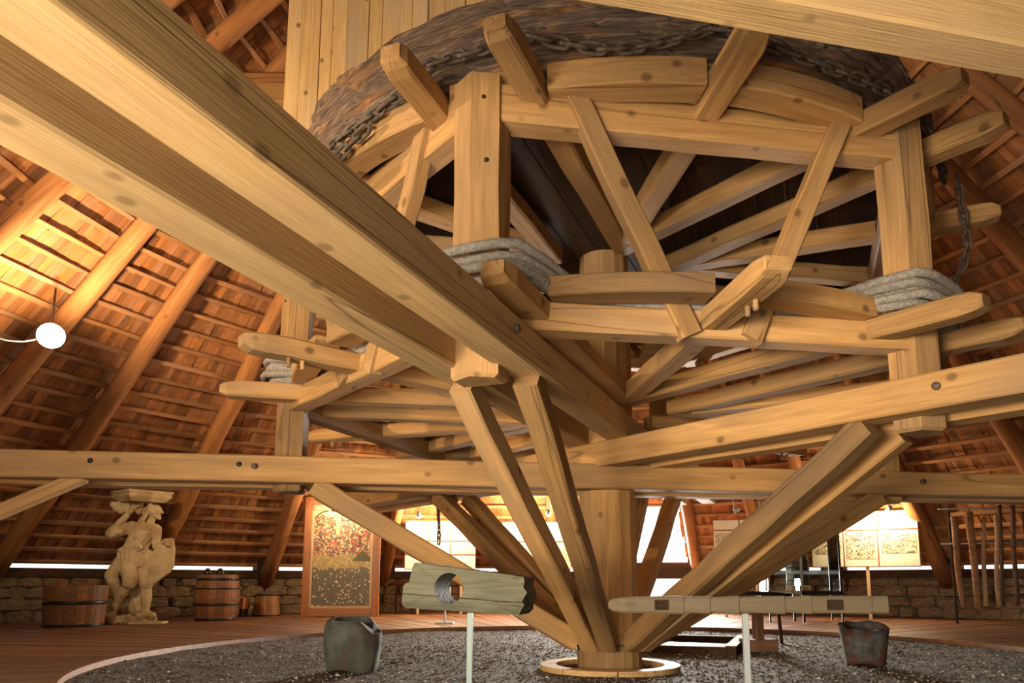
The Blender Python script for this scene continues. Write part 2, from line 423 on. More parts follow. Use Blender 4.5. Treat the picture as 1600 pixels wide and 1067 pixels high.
for row, (z0, hh) in enumerate([(.08, .26), (.34, .24), (.58, .25), (.83, .2)]):
    a = -8 + row * .9
    while a < 192:
        wd = rnd.uniform(.35, .85); da = math.degrees(wd / 13.05)
        m = a + da / 2
        if not (71 < m < 82.5) and cnt < 298:
            o = bpy.data.objects.new('stone', rnd.choice(smv)); COL.objects.link(o); o.parent = wall
            o.location = wallpt(m, 13.06, z0 + hh / 2); o.rotation_euler = (0, 0, R_(m + 90)); o.scale = (wd * .97, .2 * rnd.uniform(.7, 1.3), hh * rnd.uniform(.88, 1.02)); cnt += 1
        a += da
plate = ring_part('trim_1', 12.95, 13.4, 1.05, 1.24, DARKBEAM, [FILL_GAP]); tag(plate, 'dark wall plate beam on top of the low stone wall', 'beam', kind='structure')
# dark feet of the rafters standing on the plate
mb = MB()
for a in RAFT:
    if a in (100.5,): continue
    P = wallpt(a, 13.1, 1.36); c, s = math.cos(R_(a)), math.sin(R_(a))
    v, f = box_geo(P, (.5, .55, .4), (Vector((c, s, 0)), Vector((-s, c, 0)), Vector((0, 0, 1)))); 
    mesh_obj('rafter_foot', v, f, DARKBEAM, plate)
# deck: radial boards around the gravel ring, raised a little
GX, GY, GR, ZD = 0.0, 0.7, 5.62, .10
def gp(a, r, z): return Vector((GX + r * math.cos(R_(a)), GY + r * math.sin(R_(a)), z))
floor = empty('floor'); tag(floor, 'reddish boardwalk of radial planks around the gravel ring', 'floor', kind='structure')
NP = 260; A0, A1 = -62, 242
for i in range(NP):
    a0 = A0 + (A1 - A0) * i / NP; a1 = A0 + (A1 - A0) * (i + 1) / NP; m = (a0 + a1) / 2
    c, s = math.cos(R_(m)), math.sin(R_(m)); r0, r1 = GR, 13.3
    h0, h1 = r0 * math.tan(R_((a1 - a0) / 2)) - .006, r1 * math.tan(R_((a1 - a0) / 2)) - .009
    z = random.uniform(-.004, .004)
    v = [(r0, -h0, -.05), (r0, h0, -.05), (r1, h1, -.05), (r1, -h1, -.05), (r0, -h0, 0), (r0, h0, 0), (r1, h1, 0), (r1, -h1, 0)]
    f = [(3, 2, 1, 0), (4, 5, 6, 7), (0, 1, 5, 4), (1, 2, 6, 5), (2, 3, 7, 6), (3, 0, 4, 7)]
    M = Matrix(((c, -s, 0, GX), (s, c, 0, GY), (0, 0, 1, ZD + z), (0, 0, 0, 1)))
    mesh_obj('plank', v, f, DECK, floor, False, M)
# curved kerb board under the deck edge
mb = MB(); secs = []
for i in range(121):
    a = A0 + (A1 - A0) * i / 120
    secs.append([gp(a, GR - .045, -.06), gp(a, GR + .01, -.06), gp(a, GR + .01, ZD + .004), gp(a, GR - .045, ZD + .004)])
v, f = loft(secs); mesh_obj('kerb_board', v, f, DECK, floor)
# ground and gravel
ground = mesh_obj('floor_ground', [gp(a, 14.5, -.06) for a in range(0, 360, 6)], [tuple(range(60))], GRAVEL); tag(ground, 'packed earth below the deck', 'ground', kind='structure')
v = []; f = []; nr, na = 46, 150
for i in range(nr + 1):
    for j in range(na):
        r = GR * i / nr; a = 2 * PI * j / na
        x, y = GX + r * math.cos(a), GY + r * math.sin(a)
        z = .02 * mnoise.noise(Vector((x * 1.3, y * 1.3, 0))) + .012 * mnoise.noise(Vector((x * 6, y * 6, 3)))
        if math.hypot(x, y) < .9: z *= .2
        if math.hypot(x, y) < .58: z -= .055
        v.append((x, y, z - .005 + .055 * max(0, (r - GR + .7) / .7)))
for i in range(nr):
    for j in range(na):
        k = (j + 1) % na; f.append((i * na + j, (i + 1) * na + j, (i + 1) * na + k, i * na + k))
grav = mesh_obj('gravel_bed', v, f, GRAVEL, None, True); tag(grav, 'dark grey gravel bed in the middle of the deck', 'gravel', kind='stuff')
# loose pebbles
m_, nt, b = new_mat('pebbles'); gI = N(nt, 'ShaderNodeNewGeometry'); rp = ramp(nt, [(0, (.07, .058, .046)), (.5, (.16, .135, .105)), (.9, (.27, .235, .19)), (.965, (.66, .6, .52))]); nt.links.new(gI.outputs['Random Per Island'], rp.inputs[0]); nt.links.new(rp.outputs[0], b.inputs['Base Color']); b.inputs['Roughness'].default_value = .85
PEBBLE = m_
mb = MB(); rnd = random.Random(23)
octf = [(0, 2, 4), (2, 1, 4), (1, 3, 4), (3, 0, 4), (2, 0, 5), (1, 2, 5), (3, 1, 5), (0, 3, 5)]
for i in range(26000):
    q = rnd.random() ** .5; a = rnd.uniform(0, 360); P = gp(a, GR * q * .985, 0)
    if P.y > 3 and rnd.random() < .35: continue
    if math.hypot(P.x, P.y) < .8: continue
    s = rnd.uniform(.006, .02) * (1 + .5 * (rnd.random() < .1)); th = rnd.uniform(0, PI)
    P.z = .02 * mnoise.noise(Vector((P.x * 1.3, P.y * 1.3, 0))) + .012 * mnoise.noise(Vector((P.x * 6, P.y * 6, 3)))
    P.z += .055 * max(0, (GR * q * .985 - GR + .7) / .7)
    ex, ey = Vector((math.cos(th), math.sin(th), 0)), Vector((-math.sin(th), math.cos(th), 0)); s2 = s * rnd.uniform(.6, 1); s3 = s * rnd.uniform(.35, .7)
    mb.add([P + ex * s, P - ex * s, P + ey * s2, P - ey * s2, P + Vector((0, 0, s3)), P - Vector((0, 0, s3))], octf)
o = mb.build('pebbles', PEBBLE, grav); o['kind'] = 'stuff'

# ------------------------------------------------------------------ the horse whim
AL = -111.0; RP = 3.53
whim = empty('horse_whim'); tag(whim, 'huge wooden horse whim with central shaft, double arms, struts and hexagonal cage', 'horse whim')
# shaft, faceted
secs = []
for z, r in [(.22, .335), (.6, .33), (1.2, .328), (2.0, .322), (3.0, .31), (4.0, .30), (5.6, .29)]:
    secs.append([(z, r * math.cos(2 * PI * k / 14 + .1), r * math.sin(2 * PI * k / 14 + .1)) for k in range(14)])
v, f = loft(secs)
mesh_obj('shaft', v, f, TIMBER, whim, False, Matrix(((0, 1, 0, 0), (0, 0, 1, 0), (1, 0, 0, 0), (0, 0, 0, 1))))
secs = [[(z, r * math.cos(2 * PI * k / 20), r * math.sin(2 * PI * k / 20)) for k in range(20)] for z, r in [(-.05, .36), (.26, .36), (.285, .335)]]
v, f = loft(secs)
mesh_obj('shaft_collar', v, f, TIMBER, whim, False, Matrix(((0, 1, 0, 0), (0, 0, 1, 0), (1, 0, 0, 0), (0, 0, 0, 1))))
# double arms: three pairs crossing at three levels
ARMZ = {0: 2.60, 60: 2.335, -60: 2.09}
EXT = {0: 8.6, 60: 7.4, -60: 7.4}
for da, zc in ARMZ.items():
    a = AL + da
    for s in (-1, 1):
        off = .27 * s
        p0, p1 = pol(a, -6.6, zc, off), pol(a, EXT[da], zc, off)
        arm = beam('arm', p0, p1, .27, .272, PALE if da == 0 else TIMBER, whim, seg=16, ch=.014, jit=.004)  # first pair same timber; paler colour stands in for strong light on it
        for e in (1, -1):
            # iron bolt through the pair at the post
            q = pol(a, 3.75 * e + .05, zc + .02, off + s * .14); q2 = pol(a, 3.75 * e + .05, zc + .02, off + s * .165)
            bo = tube('bolt', [q, q2], .03, IRON, None, 10); bo.parent = arm; bo.matrix_parent_inverse = arm.matrix_basis.inverted()
for r in (5.35, 3.95):
    arm = [o for o in whim.children if o.name.startswith('arm') and abs(o.matrix_basis.translation.z - 2.09) < .01][1]
    q = pol(AL - 60, r, 2.13, .40); q2 = pol(AL - 60, r, 2.13, .409)
    bo = tube('bore_hole_shade', [q, q2], .026, BLACK, None, 12); bo.parent = arm; bo.matrix_parent_inverse = arm.matrix_basis.inverted()  # black disc stands in for the shade inside a bored hole
beam('hitch_brace', pol(AL - 60, 5.45, 1.99, .27), pol(AL - 60, 7.3, 1.05, .27), .13, .13, TIMBER, whim)
# struts from the collar up to the arms
for k in range(6):
    a = AL + 60 * k; da = (0, 60, -60, 0, 60, -60)[k]; zb = ARMZ[da] - .13
    for s in (-1, 1):
        beam('strut', pol(a, .40, .30, .09 * s), pol(a, 3.22, zb - .02, .27 * s), .19, .21, TIMBER, whim, seg=8, ch=.018, jit=.008)
# posts
for k in range(6):
    a = AL + 60 * k; da = (0, 60, -60, 0, 60, -60)[k]
    zf = {0: 2.37, 60: 2.10, -60: 1.89}[da]
    sec = [(.15, 0), (.05, .185), (-.16, .185), (-.16, -.185), (.05, -.185)]
    c, s = math.cos(R_(a)), math.sin(R_(a))
    rnd = random.Random(k); secs = []
    for z, sc in [(zf, .86), (zf + .025, 1.), (2.9, 1), (3.3, 1.), (3.8, 1.), (4.3, 1.), (4.70, 1.)]:
        secs.append([(z, x * sc + rnd.uniform(-.006, .006), y * sc + rnd.uniform(-.006, .006)) for x, y in sec])
    v, f = loft(secs)
    M = Matrix(((0, c, -s, RP * c), (0, s, c, RP * s), (1, 0, 0, 0), (0, 0, 0, 1)))
    post = mesh_obj('post', v, f, TIMBER, whim, False, M)
    for (z, y) in ((3.0, .1), (3.04, .02), (3.08, .12), (4.0, .1), (4.5, .08)):
        n = Vector((math.cos(R_(a + 30)), math.sin(R_(a + 30)), 0)); q = pol(a, RP + .15 - .54 * y, z, y)
        pg = tube('peg', [q - n * .02, q + n * .012], .016, DARKBEAM, None, 8); pg.parent = post; pg.matrix_parent_inverse = post.matrix_basis.inverted()
# rings, braces, spokes with horns, felloes at two levels
for lev, (zr, hr, zs, hs, zf, hf) in enumerate([(2.855, .215, 2.885, .165, 3.045, .15), (4.50, .30, 4.605, .19, 4.69, .225)]):
    ap = RP * math.cos(PI / 6)
    for k in range(6):
        a = AL + 60 * k; m = a + 30
        # ring beam from post to post
        h = 1.70
        rb = beam('ring_beam', pol(m, ap, zr, -h), pol(m, ap, zr, h), .21, hr, TIMBER, whim, seg=8, ch=.014, jit=.006)
        # spokes: a pair beside each post, one in the middle of each bay; their outer ends are the rope horns
        for (aa, off, r0) in ((a, -.40, .66), (a, .40, .66), (m, 0., 1.0)):
            tl = 4.17 if off or lev == 0 else 4.10
            if k == 5 and lev == 0 and off < 0: tl = 3.42   # this horn is missing
            beam('spoke', pol(aa, r0, zs - .01, off), pol(aa, tl, zs + .01, off), .2 if off else .215, hs, TIMBER, whim, seg=8, ch=.02, jit=.007, tip=.17)
        if lev == 0:
            for r in (3.66, 3.78):
                pg = tube('peg', [pol(m, r, zs - hs / 2 - .065, .03), pol(m, r, zs, .03)], .02, TIMBER, whim, 8)
        # felloes: curved rim timbers between the horns
        g = math.degrees(math.asin(.52 / 3.5)); g2 = math.degrees(.125 / 3.5)
        for (b0, b1) in ((a + g, m - g2), (m + g2, a + 60 - g), (a - 4.6, a + 4.6)):
            secs = []; n = 9; rnd = random.Random(int(b0 * 7 + lev))
            zo = rnd.uniform(-.012, .012)
            rin, rout = 3.27, 3.50
            mid = (b0 + b1) / 2
            if b1 - b0 < 10 and lev == 0: continue
            for i in range(n):
                t = b0 + (b1 - b0) * i / (n - 1)
                e = .0
                secs.append([pol(t, r, zf + zo + z * hf / 2) - pol(mid, 3.38, zf) for r, z in ((rin, -1), (rout - .015, -1), (rout, -.88), (rout, .88), (rout - .015, 1), (rin, 1))])
            v, f = loft(secs)
            cc, ss = math.cos(R_(mid + 90)), math.sin(R_(mid + 90))
            M = Matrix(((cc, -ss, 0, 0), (ss, cc, 0, 0), (0, 0, 1, 0), (0, 0, 0, 1)))
            M.translation = pol(mid, 3.38, zf)
            Ri = M.to_3x3().inverted()
            mesh_obj('felloe', [Ri @ p for p in v], f, TIMBER, whim, False, M)
        if lev == 0:
            # braces, let into the outer faces of both rings
            for (t0, t1) in ((-1.07, -.19), (1.16, .28)):
                br = beam('brace', pol(m, ap + .085, 4.655, t0), pol(m, ap + .085, 2.752, t1), .165, .13, TIMBER, whim, up=pol(m, 1), seg=8, ch=.01, jit=.006)
# drum: rough dark band on the upper rim, floor boards below it
v = []; f = []; na, nz = 900, 34; ZB0, ZB1 = 4.79, 5.42
for j in range(nz + 1):
    for i in range(na):
        t = 2 * PI * i / na; q = j / nz
        sl = t * 9.0 + q * 2.2
        d = .05 * mnoise.noise(Vector((math.cos(t) * 3.5, math.sin(t) * 3.5, q * 13 + t * .0)))
        d += .035 * mnoise.noise(Vector((math.cos(t) * 8, math.sin(t) * 8, q * 34)))
        d += .016 * mnoise.noise(Vector((math.cos(t) * 22, math.sin(t) * 22, q * 70)))
        cr = mnoise.noise(Vector((math.cos(t) * 4 + 7, math.sin(t) * 4, q * 22)))
        if abs(cr) < .06: d -= .06 * (1 - abs(cr) / .06)
        r = 3.44 + .07 * math.sin(PI * min(1, q * 1.3) * .5) + d
        ze = .04 * mnoise.noise(Vector((math.cos(t) * 9, math.sin(t) * 9, 5.5))) * (q > .9)
        v.append((r * math.cos(t), r * math.sin(t), ZB0 + (ZB1 - ZB0) * q + ze))
for i in range(na):
    t = 2 * PI * i / na; v.append((3.28 * math.cos(t), 3.28 * math.sin(t), ZB1))
for i in range(na):
    t = 2 * PI * i / na; v.append((3.28 * math.cos(t), 3.28 * math.sin(t), ZB0))
for j in range(nz + 1):
    for i in range(na):
        k = (i + 1) % na; f.append((j * na + i, j * na + k, (j + 1) * na + k, (j + 1) * na + i))
for i in range(na):
    k = (i + 1) % na; f.append(((nz + 1) * na + i, (nz + 1) * na + k, (nz + 2) * na + k, (nz + 2) * na + i)); f.append(((nz + 2) * na + i, (nz + 2) * na + k, k, i))
# material: nearly black brown fibre with rust stains running round the band
m_, nt, b = new_mat('weathered_band'); L = nt.links
tc = N(nt, 'ShaderNodeTexCoord'); sx = N(nt, 'ShaderNodeSeparateXYZ'); L.new(tc.outputs['Object'], sx.inputs[0])
at = N(nt, 'ShaderNodeMath', operation='ARCTAN2'); L.new(sx.outputs[1], at.inputs[0]); L.new(sx.outputs[0], at.inputs[1])
cb = N(nt, 'ShaderNodeCombineXYZ'); L.new(at.outputs[0], cb.inputs[0]); L.new(sx.outputs[2], cb.inputs[1])
def nz_(scale, sc, det=6):
    mp = N(nt, 'ShaderNodeMapping'); mp.inputs['Scale'].default_value = sc; mp.inputs['Rotation'].default_value = (0, 0, R_(-5)); L.new(cb.outputs[0], mp.inputs[0])
    n = N(nt, 'ShaderNodeTexNoise'); n.inputs['Scale'].default_value = scale; n.inputs['Detail'].default_value = det; L.new(mp.outputs[0], n.inputs['Vector']); return n
n1 = nz_(1.5, (6, 40, 1)); r1 = ramp(nt, [(.3, (.05, .032, .022)), (.52, (.17, .10, .06)), (.72, (.32, .21, .13))]); L.new(n1.outputs[0], r1.inputs[0])
n2 = nz_(1.1, (3.2, 7, 1), 4); r2 = ramp(nt, [(.56, (0, 0, 0)), (.68, (1, 1, 1))]); L.new(n2.outputs[0], r2.inputs[0])
n3 = nz_(2, (14, 120, 1), 4); r3 = ramp(nt, [(.35, (.25, .25, .25)), (.6, (1, 1, 1))]); L.new(n3.outputs[0], r3.inputs[0])
fr = N(nt, 'ShaderNodeMath', operation='MULTIPLY'); fr.inputs[1].default_value = .75; L.new(r2.outputs[0], fr.inputs[0])
cl = mixc(nt, fr.outputs[0], r1.outputs[0], (.42, .155, .025)); cl = mixc(nt, .8, cl, r3.outputs[0], 'MULTIPLY')
L.new(cl, b.inputs['Base Color']); b.inputs['Roughness'].default_value = .8
bp = N(nt, 'ShaderNodeBump'); bp.inputs['Strength'].default_value = .8; bp.inputs['Distance'].default_value = .03; L.new(n3.outputs[0], bp.inputs['Height']); L.new(bp.outputs[0], b.inputs['Normal'])
o = mesh_obj('drum_band', v, f, m_, whim, True); o['label'] = 'rough blackish brown drum band with orange rust stains'
for i in range(22):
    y = -3.3 + .3 * (i + .5); hx = math.sqrt(max(.05, 3.28 ** 2 - y * y))
    c, s = math.cos(R_(AL)), math.sin(R_(AL))
    beam('drum_floor_board', (c * -hx - s * y, s * -hx + c * y, 4.80), (c * hx - s * y, s * hx + c * y, 4.80), .292, .05, DARKBEAM, whim, seg=1, ch=.004, jit=.002)  # dark wood colour stands in for the unlit drum interior
# timber ring let into the gravel round the shaft foot
ringt = empty('ground_ring'); tag(ringt, 'flat pale wooden ring in the gravel around the shaft foot', 'wooden ring')
for k in range(8):
    secs = []
    for i in range(7):
        t = 45 * k + .5 + 44 * i / 6
        secs.append([pol(t, r, z) for r, z in ((.60, -.02), (.77, -.02), (.77, .05), (.60, .05))])
    v, f = loft(secs); mesh_obj('segment', v, f, PALE, ringt)

# ------------------------------------------------------------------ rope wound on the cage
secs_pts = []
def sstep(x, a, b):
    q = min(1., max(0., (x - a) / (b - a))); return q * q * (3 - 2 * q)
def rope_path(i):
    pts = []
    for k in range(6):
        a = AL + 60 * k
        for t in [x * 2 for x in range(-15, 15)]:
            q = 1 - sstep(abs(t + .8 * (i % 2)), 4.5, 15 + i)
            ro = 1 - sstep(abs(t), 5, 12)
            r = 3.13 + .02 * (i % 2) + (RP + .185 + .03 * ((i * 2) % 3) - 3.13) * ro
            z = 2.985 + .014 * i + (.045 + .042 * i) * q + .014 * math.sin(k * 2.1 + i * 1.7 + t * .15)
            pts.append(pol(a + t, r, z))
    return pts
rope = empty('rope_coil'); tag(rope, 'thick grey hemp rope wound around the lower ring of the cage', 'rope')
for i in range(5):
    o = tube('strand', rope_path(i), .036, ROPE, rope, 10, closed=True)
# ------------------------------------------------------------------ chains
def link_mesh(L=.2, W=.105, r=.0165):
    pts = []
    for k in range(20):
        t = 2 * PI * k / 20; c, s = math.cos(t), math.sin(t)
        pts.append(Vector((c * W / 2 + (L / 2 - W / 2) * (1 if c > 0 else -1), s * (W / 2 - r), 0)))
    secs = []; n = 7
    for i, p in enumerate(pts):
        t = (pts[(i + 1) % 20] - pts[i - 1]).normalized(); y = Vector((0, 0, 1)); z = t.cross(y)
        secs.append([p + z * math.cos(2 * PI * q / n) * r + y * math.sin(2 * PI * q / n) * r for q in range(n)])
    f = []
    for i in range(20):
        for j in range(n):
            f.append((i * n + j, i * n + (j + 1) % n, ((i + 1) % 20) * n + (j + 1) % n, ((i + 1) % 20) * n + j))
    me = bpy.data.meshes.new('link'); me.from_pydata([tuple(v) for s in secs for v in s], [], f); me.materials.append(IRON)
    me.polygons.foreach_set('use_smooth', [True] * len(me.polygons)); return me
def chain(name, pts, label, L=.2, me=None, up0=None):
    root = empty(name, pts[0]); tag(root, label, 'chain')
    pitch = L * .70; pts = [Vector(p) for p in pts]
    # resample
    out = [pts[0]]; seg = 0; cur = pts[0]
    i = 1
    while i < len(pts):
        d = (pts[i] - cur).length
        if d >= pitch: cur = cur + (pts[i] - cur).normalized() * pitch; out.append(cur)
        else: i += 1
    rnd = random.Random(len(out))
    for k in range(len(out) - 1):
        p, q = out[k], out[k + 1]; c = (p + q) / 2
        up = up0(c) if up0 else Vector((1, 0, 0))
        M, _ = frame(p, q, up); M.translation = c - pts[0]
        M = M @ Matrix.Rotation((PI / 4 if k % 2 else -PI / 4) + rnd.uniform(-.25, .25), 4, 'X')
        o = bpy.data.objects.new('link', me); COL.objects.link(o); o.parent = root; o.matrix_local = M
    return root
LINK = link_mesh()
outw = lambda c: Vector((c.x, c.y, 0)).normalized()
def drape(spec):
    pts = []
    for (t0, z0), (t1, z1), sag in spec:
        for i in range(9):
            q = i / 8.; pts.append(pol(AL + t0 + (t1 - t0) * q, 3.585, z0 + (z1 - z0) * q - sag * math.sin(PI * q)))
    return pts
chain('chain', drape([((-46, 4.86), (-20, 4.73), .05), ((-20, 4.73), (-9, 4.86), .03), ((-9, 4.86), (-5.6, 4.99), 0), ((-5.6, 4.99), (5.0, 4.99), .05), ((5., 4.99), (9, 4.93), 0), ((9, 4.90), (26, 4.90), .13),
                      ((26, 4.90), (29, 4.99), 0), ((29, 4.99), (33, 4.92), .0), ((33, 4.92), (53, 4.86), .05), ((53, 4.86), (66, 4.93), .0), ((66, 4.93), (84, 4.86), .06)]),
      'rusty iron chain draped along the foot of the dark drum band', me=LINK, up0=outw)
chain('chain', drape([((-44, 4.72), (-27, 4.55), .04), ((-27, 4.55), (-16, 4.68), .02)]), 'short doubled end of rusty chain against the left rim timber', me=LINK, up0=outw)
LINK2 = link_mesh(.17, .09, .014)
pd = pol(-25, 3.72)
chain('chain', [(pd.x, pd.y, 4.95), (pd.x + .03, pd.y, 4.5), (pd.x + .05, pd.y, 4.2), (pd.x, pd.y + .1, 3.9), (pd.x - .12, pd.y + .2, 3.72)], 'rusty chain hanging down at the right end of the upper rim', L=.17, me=LINK2, up0=lambda c: Vector((0, 1, 0)))
LINK3 = link_mesh(.12, .075, .014)
chain('chain', [(-2.31, 2.98, 2.2), (-2.30, 2.98, 1.9), (-2.28, 2.98, 1.7), (-2.29, 2.98, 1.5)], 'dark rusty chain hanging from an arm in front of the display panel', L=.12, me=LINK3, up0=lambda c: Vector((0, 1, 0)))

# ------------------------------------------------------------------ lamps
def point(name, loc, power, color, r, parent=None):
    d = bpy.data.lights.new(name, 'POINT'); d.energy = power; d.color = color; d.shadow_soft_size = r
    o = bpy.data.objects.new(name, d); COL.objects.link(o); o.location = loc; o.parent = parent
    return o
WARM = (1.0, .72, .42)
def flood(loc, label, power, aim):
    root = empty('flood_lamp', loc); tag(root, label, 'lamp')
    d = Vector((-.88, -8.45, .95)) - Vector(loc); rz = math.atan2(d.y, d.x)
    c, s = math.cos(rz), math.sin(rz)
    o = lathe('reflector', [(.03, -.13), (.09, -.11), (.17, .0), (.18, .02), (.165, .02), (.08, -.07)], 24, WHITEPL, root); o.rotation_euler = (0, R_(105), rz)
    bm = bmesh.new(); bmesh.ops.create_uvsphere(bm, u_segments=16, v_segments=10, radius=.1)
    me = bpy.data.meshes.new('bulb'); bm.to_mesh(me); bm.free(); me.materials.append(BULB); b = bpy.data.objects.new('bulb', me); COL.objects.link(b); b.parent = root; b.location = (c * .08, s * .08, -.02)
    tube('bracket', [(-c * .1, -s * .1, .02), (-c * .4, -s * .4, .35), (-c * .7, -s * .7, .95)], .015, BLACK, root)
    d = bpy.data.lights.new('flood_light', 'SPOT'); d.energy = power; d.color = WARM; d.shadow_soft_size = .1; d.spot_size = R_(165); d.spot_blend = .6
    lo = bpy.data.objects.new('flood_light', d); COL.objects.link(lo); lo.parent = root; lo.location = (c * .36, s * .36, 0)
    lo.rotation_euler = (Vector(aim) - Vector(loc)).to_track_quat('-Z', 'Y').to_euler()
    return root
flood((-7.77, 1.8, 4.44), 'glaring white floodlight fixed to a rafter on the left', 1000, (-8.4, 5.2, 6.6))
flood((-6.9, -2.6, 5.0), 'added floodlight far left, outside the view, brightening the plank partition', 1300, (-3.0, 1.0, 9.0))  # unseen lamp, added to brighten the planks above the drum
tube_o = tube('lamp_cable', [(-7.86, 1.78, 4.43), (-7.98, 1.75, 4.36), (-8.12, 1.72, 4.325), (-8.28, 1.68, 4.325), (-8.45, 1.64, 4.36), (-8.65, 1.6, 4.43), (-8.9, 1.5, 4.56), (-9.1, 1.4, 4.7)], .009, WHITEPL); tag(tube_o, 'thin white cable sagging from the floodlight to the left', 'cable')
def spot(loc, label, power, lit=True, to=(0, 1, -.6)):
    root = empty('spot_lamp', loc); tag(root, label, 'lamp', 'spot lamps over the exhibits')
    t = Vector(to).normalized(); q = t.to_track_quat('Z', 'Y')
    o = lathe('housing', [(.03, -.14), (.05, -.13), (.065, 0.), (.06, 0.), (.045, -.05)], 16, STEELW, root); o.rotation_euler = q.to_euler()
    tube('arm', [(0, 0, .02), (0, -.02, .12), (0, .1, .5)], .012, STEELW, root)
    if lit:
        bm = bmesh.new(); bmesh.ops.create_uvsphere(bm, u_segments=12, v_segments=8, radius=.055)
        me = bpy.data.meshes.new('bulb'); bm.to_mesh(me); bm.free(); me.materials.append(BULB2); b = bpy.data.objects.new('bulb', me); COL.objects.link(b); b.parent = root; b.location = t * .02
        point('spot_light', t * .14, power, WARM, .05, root)
    return root
spot((-3.75, 10.55, 2.62), 'lit spot lamp over the left half of the nine-sheet panel', 150)
spot((-2.90, 10.55, 2.62), 'lit spot lamp over the right half of the nine-sheet panel', 200)
spot((-1.30, 10.85, 2.72), 'lit spot lamp over the left half of the panel behind the strut', 150)
spot((-.42, 10.85, 2.70), 'lit spot lamp over the right half of the panel behind the strut', 150)
spot((-5.55, 9.15, 2.72), 'lit spot lamp over the crowded painting', 90)
spot((6.55, 8.0, 2.50), 'lit spot lamp over the middle of the engravings panel', 110)
spot((7.08, 8.0, 2.52), 'lit spot lamp over the right part of the engravings panel', 110)
spot((3.95, 9.1, 2.6), 'unlit white spot lamp above the narrow panel, left one', 0, False, (-1, .2, -.5))
spot((4.55, 9.1, 2.62), 'unlit white spot lamp above the narrow panel, right one', 0, False, (.2, 1, .5))

# ------------------------------------------------------------------ printed sheets
def print_mat(name, paper, ink, scale, amount):
    m, nt, b = new_mat(name); L = nt.links
    c = coords(nt, (scale, scale, scale))
    n = N(nt, 'ShaderNodeTexNoise'); n.inputs['Scale'].default_value = 2.2; n.inputs['Detail'].default_value = 7; n.inputs['Distortion'].default_value = 1.5; L.new(c.outputs[0], n.inputs['Vector'])
    wv = N(nt, 'ShaderNodeMath', operation='MULTIPLY'); wv.inputs[1].default_value = 60.; L.new(n.outputs[0], wv.inputs[0])
    sn = N(nt, 'ShaderNodeMath', operation='SINE'); L.new(wv.outputs[0], sn.inputs[0])
    r = ramp(nt, [(.5 - amount, (0, 0, 0)), (.85, (1, 1, 1))]); mr = N(nt, 'ShaderNodeMapRange'); mr.inputs[1].default_value = -1; mr.inputs[2].default_value = 1; L.new(sn.outputs[0], mr.inputs[0]); L.new(mr.outputs[0], r.inputs[0])
    L.new(mixc(nt, r.outputs[0], paper, ink), b.inputs['Base Color']); b.inputs['Roughness'].default_value = .6
    return m
ENGRAVE = print_mat('engraving', (.74, .62, .42), (.12, .08, .05), 1.6, .1)
SKETCH = print_mat('light_sketch', (.80, .70, .52), (.45, .34, .22), 1.2, -.2)
def panel(loc, rz, W, H, cols, rows, label, prints, legs=(-.3, .3), zb=1.2):
    root = empty('display_panel', loc, rz); tag(root, label, 'panel', 'display panels by the wall')
    zc = zb - loc[2] + H / 2
    box('back_board', (0, .03, zc), (W, .03, H), FRAMEW, root)
    x = -W / 2
    for ci, cw in enumerate(cols):
        z = zb - loc[2] + H
        for ri, rh in enumerate(rows):
            ww, hh = cw * W - .035, rh * H - .035
            o = box('sheet', (x + cw * W / 2, 0, z - rh * H / 2), (ww, .02, hh), CREAM, root)
            key = (ci, ri)
            if key in prints:
                pr = box('print', (0, 0, 0), (ww * .9, .01, hh * prints[key][1]), prints[key][0]); pr.parent = o
                pr.matrix_local = Matrix.Translation((ww * .05, -.012, hh * prints[key][2]))
            z -= rh * H
        x += cw * W
    for lx in legs:
        box('leg', (lx * W, .06, (zb - loc[2]) / 2), (.07, .05, zb - loc[2]), PALEBAR, root)
    return root

panel((-3.25, 11.15, ZD), R_(6), 1.86, 1.28, (.335, .30, .365), (.42, .28, .30), 'pale display panel of nine sheets behind the hanging chain', {(2, 1): (SKETCH, .8, 0), (1, 1): (SKETCH, .7, 0)}, zb=1.26)
panel((-.72, 11.55, ZD), R_(-2), 1.86, 1.28, (.5, .5), (.42, .58), 'pale display panel half hidden by the two front struts', {(1, 1): (SKETCH, .5, .05)}, zb=1.26)
panel((4.2, 9.6, ZD), R_(-14), 1.25, 1.30, (.5, .5), (.2, .8), 'narrow display panel beside the bright doorway', {(0, 1): (ENGRAVE, .9, 0), (1, 1): (ENGRAVE, .6, 0)}, zb=1.15)
panel((6.82, 8.75, ZD), R_(-30), 2.3, 1.28, (.31, .32, .37), (.34, .66), 'display panel with three dark engravings on the right', {(0, 1): (ENGRAVE, .55, .13), (1, 1): (ENGRAVE, .75, .08), (2, 1): (ENGRAVE, .55, .13)}, legs=(0.02,), zb=1.28)

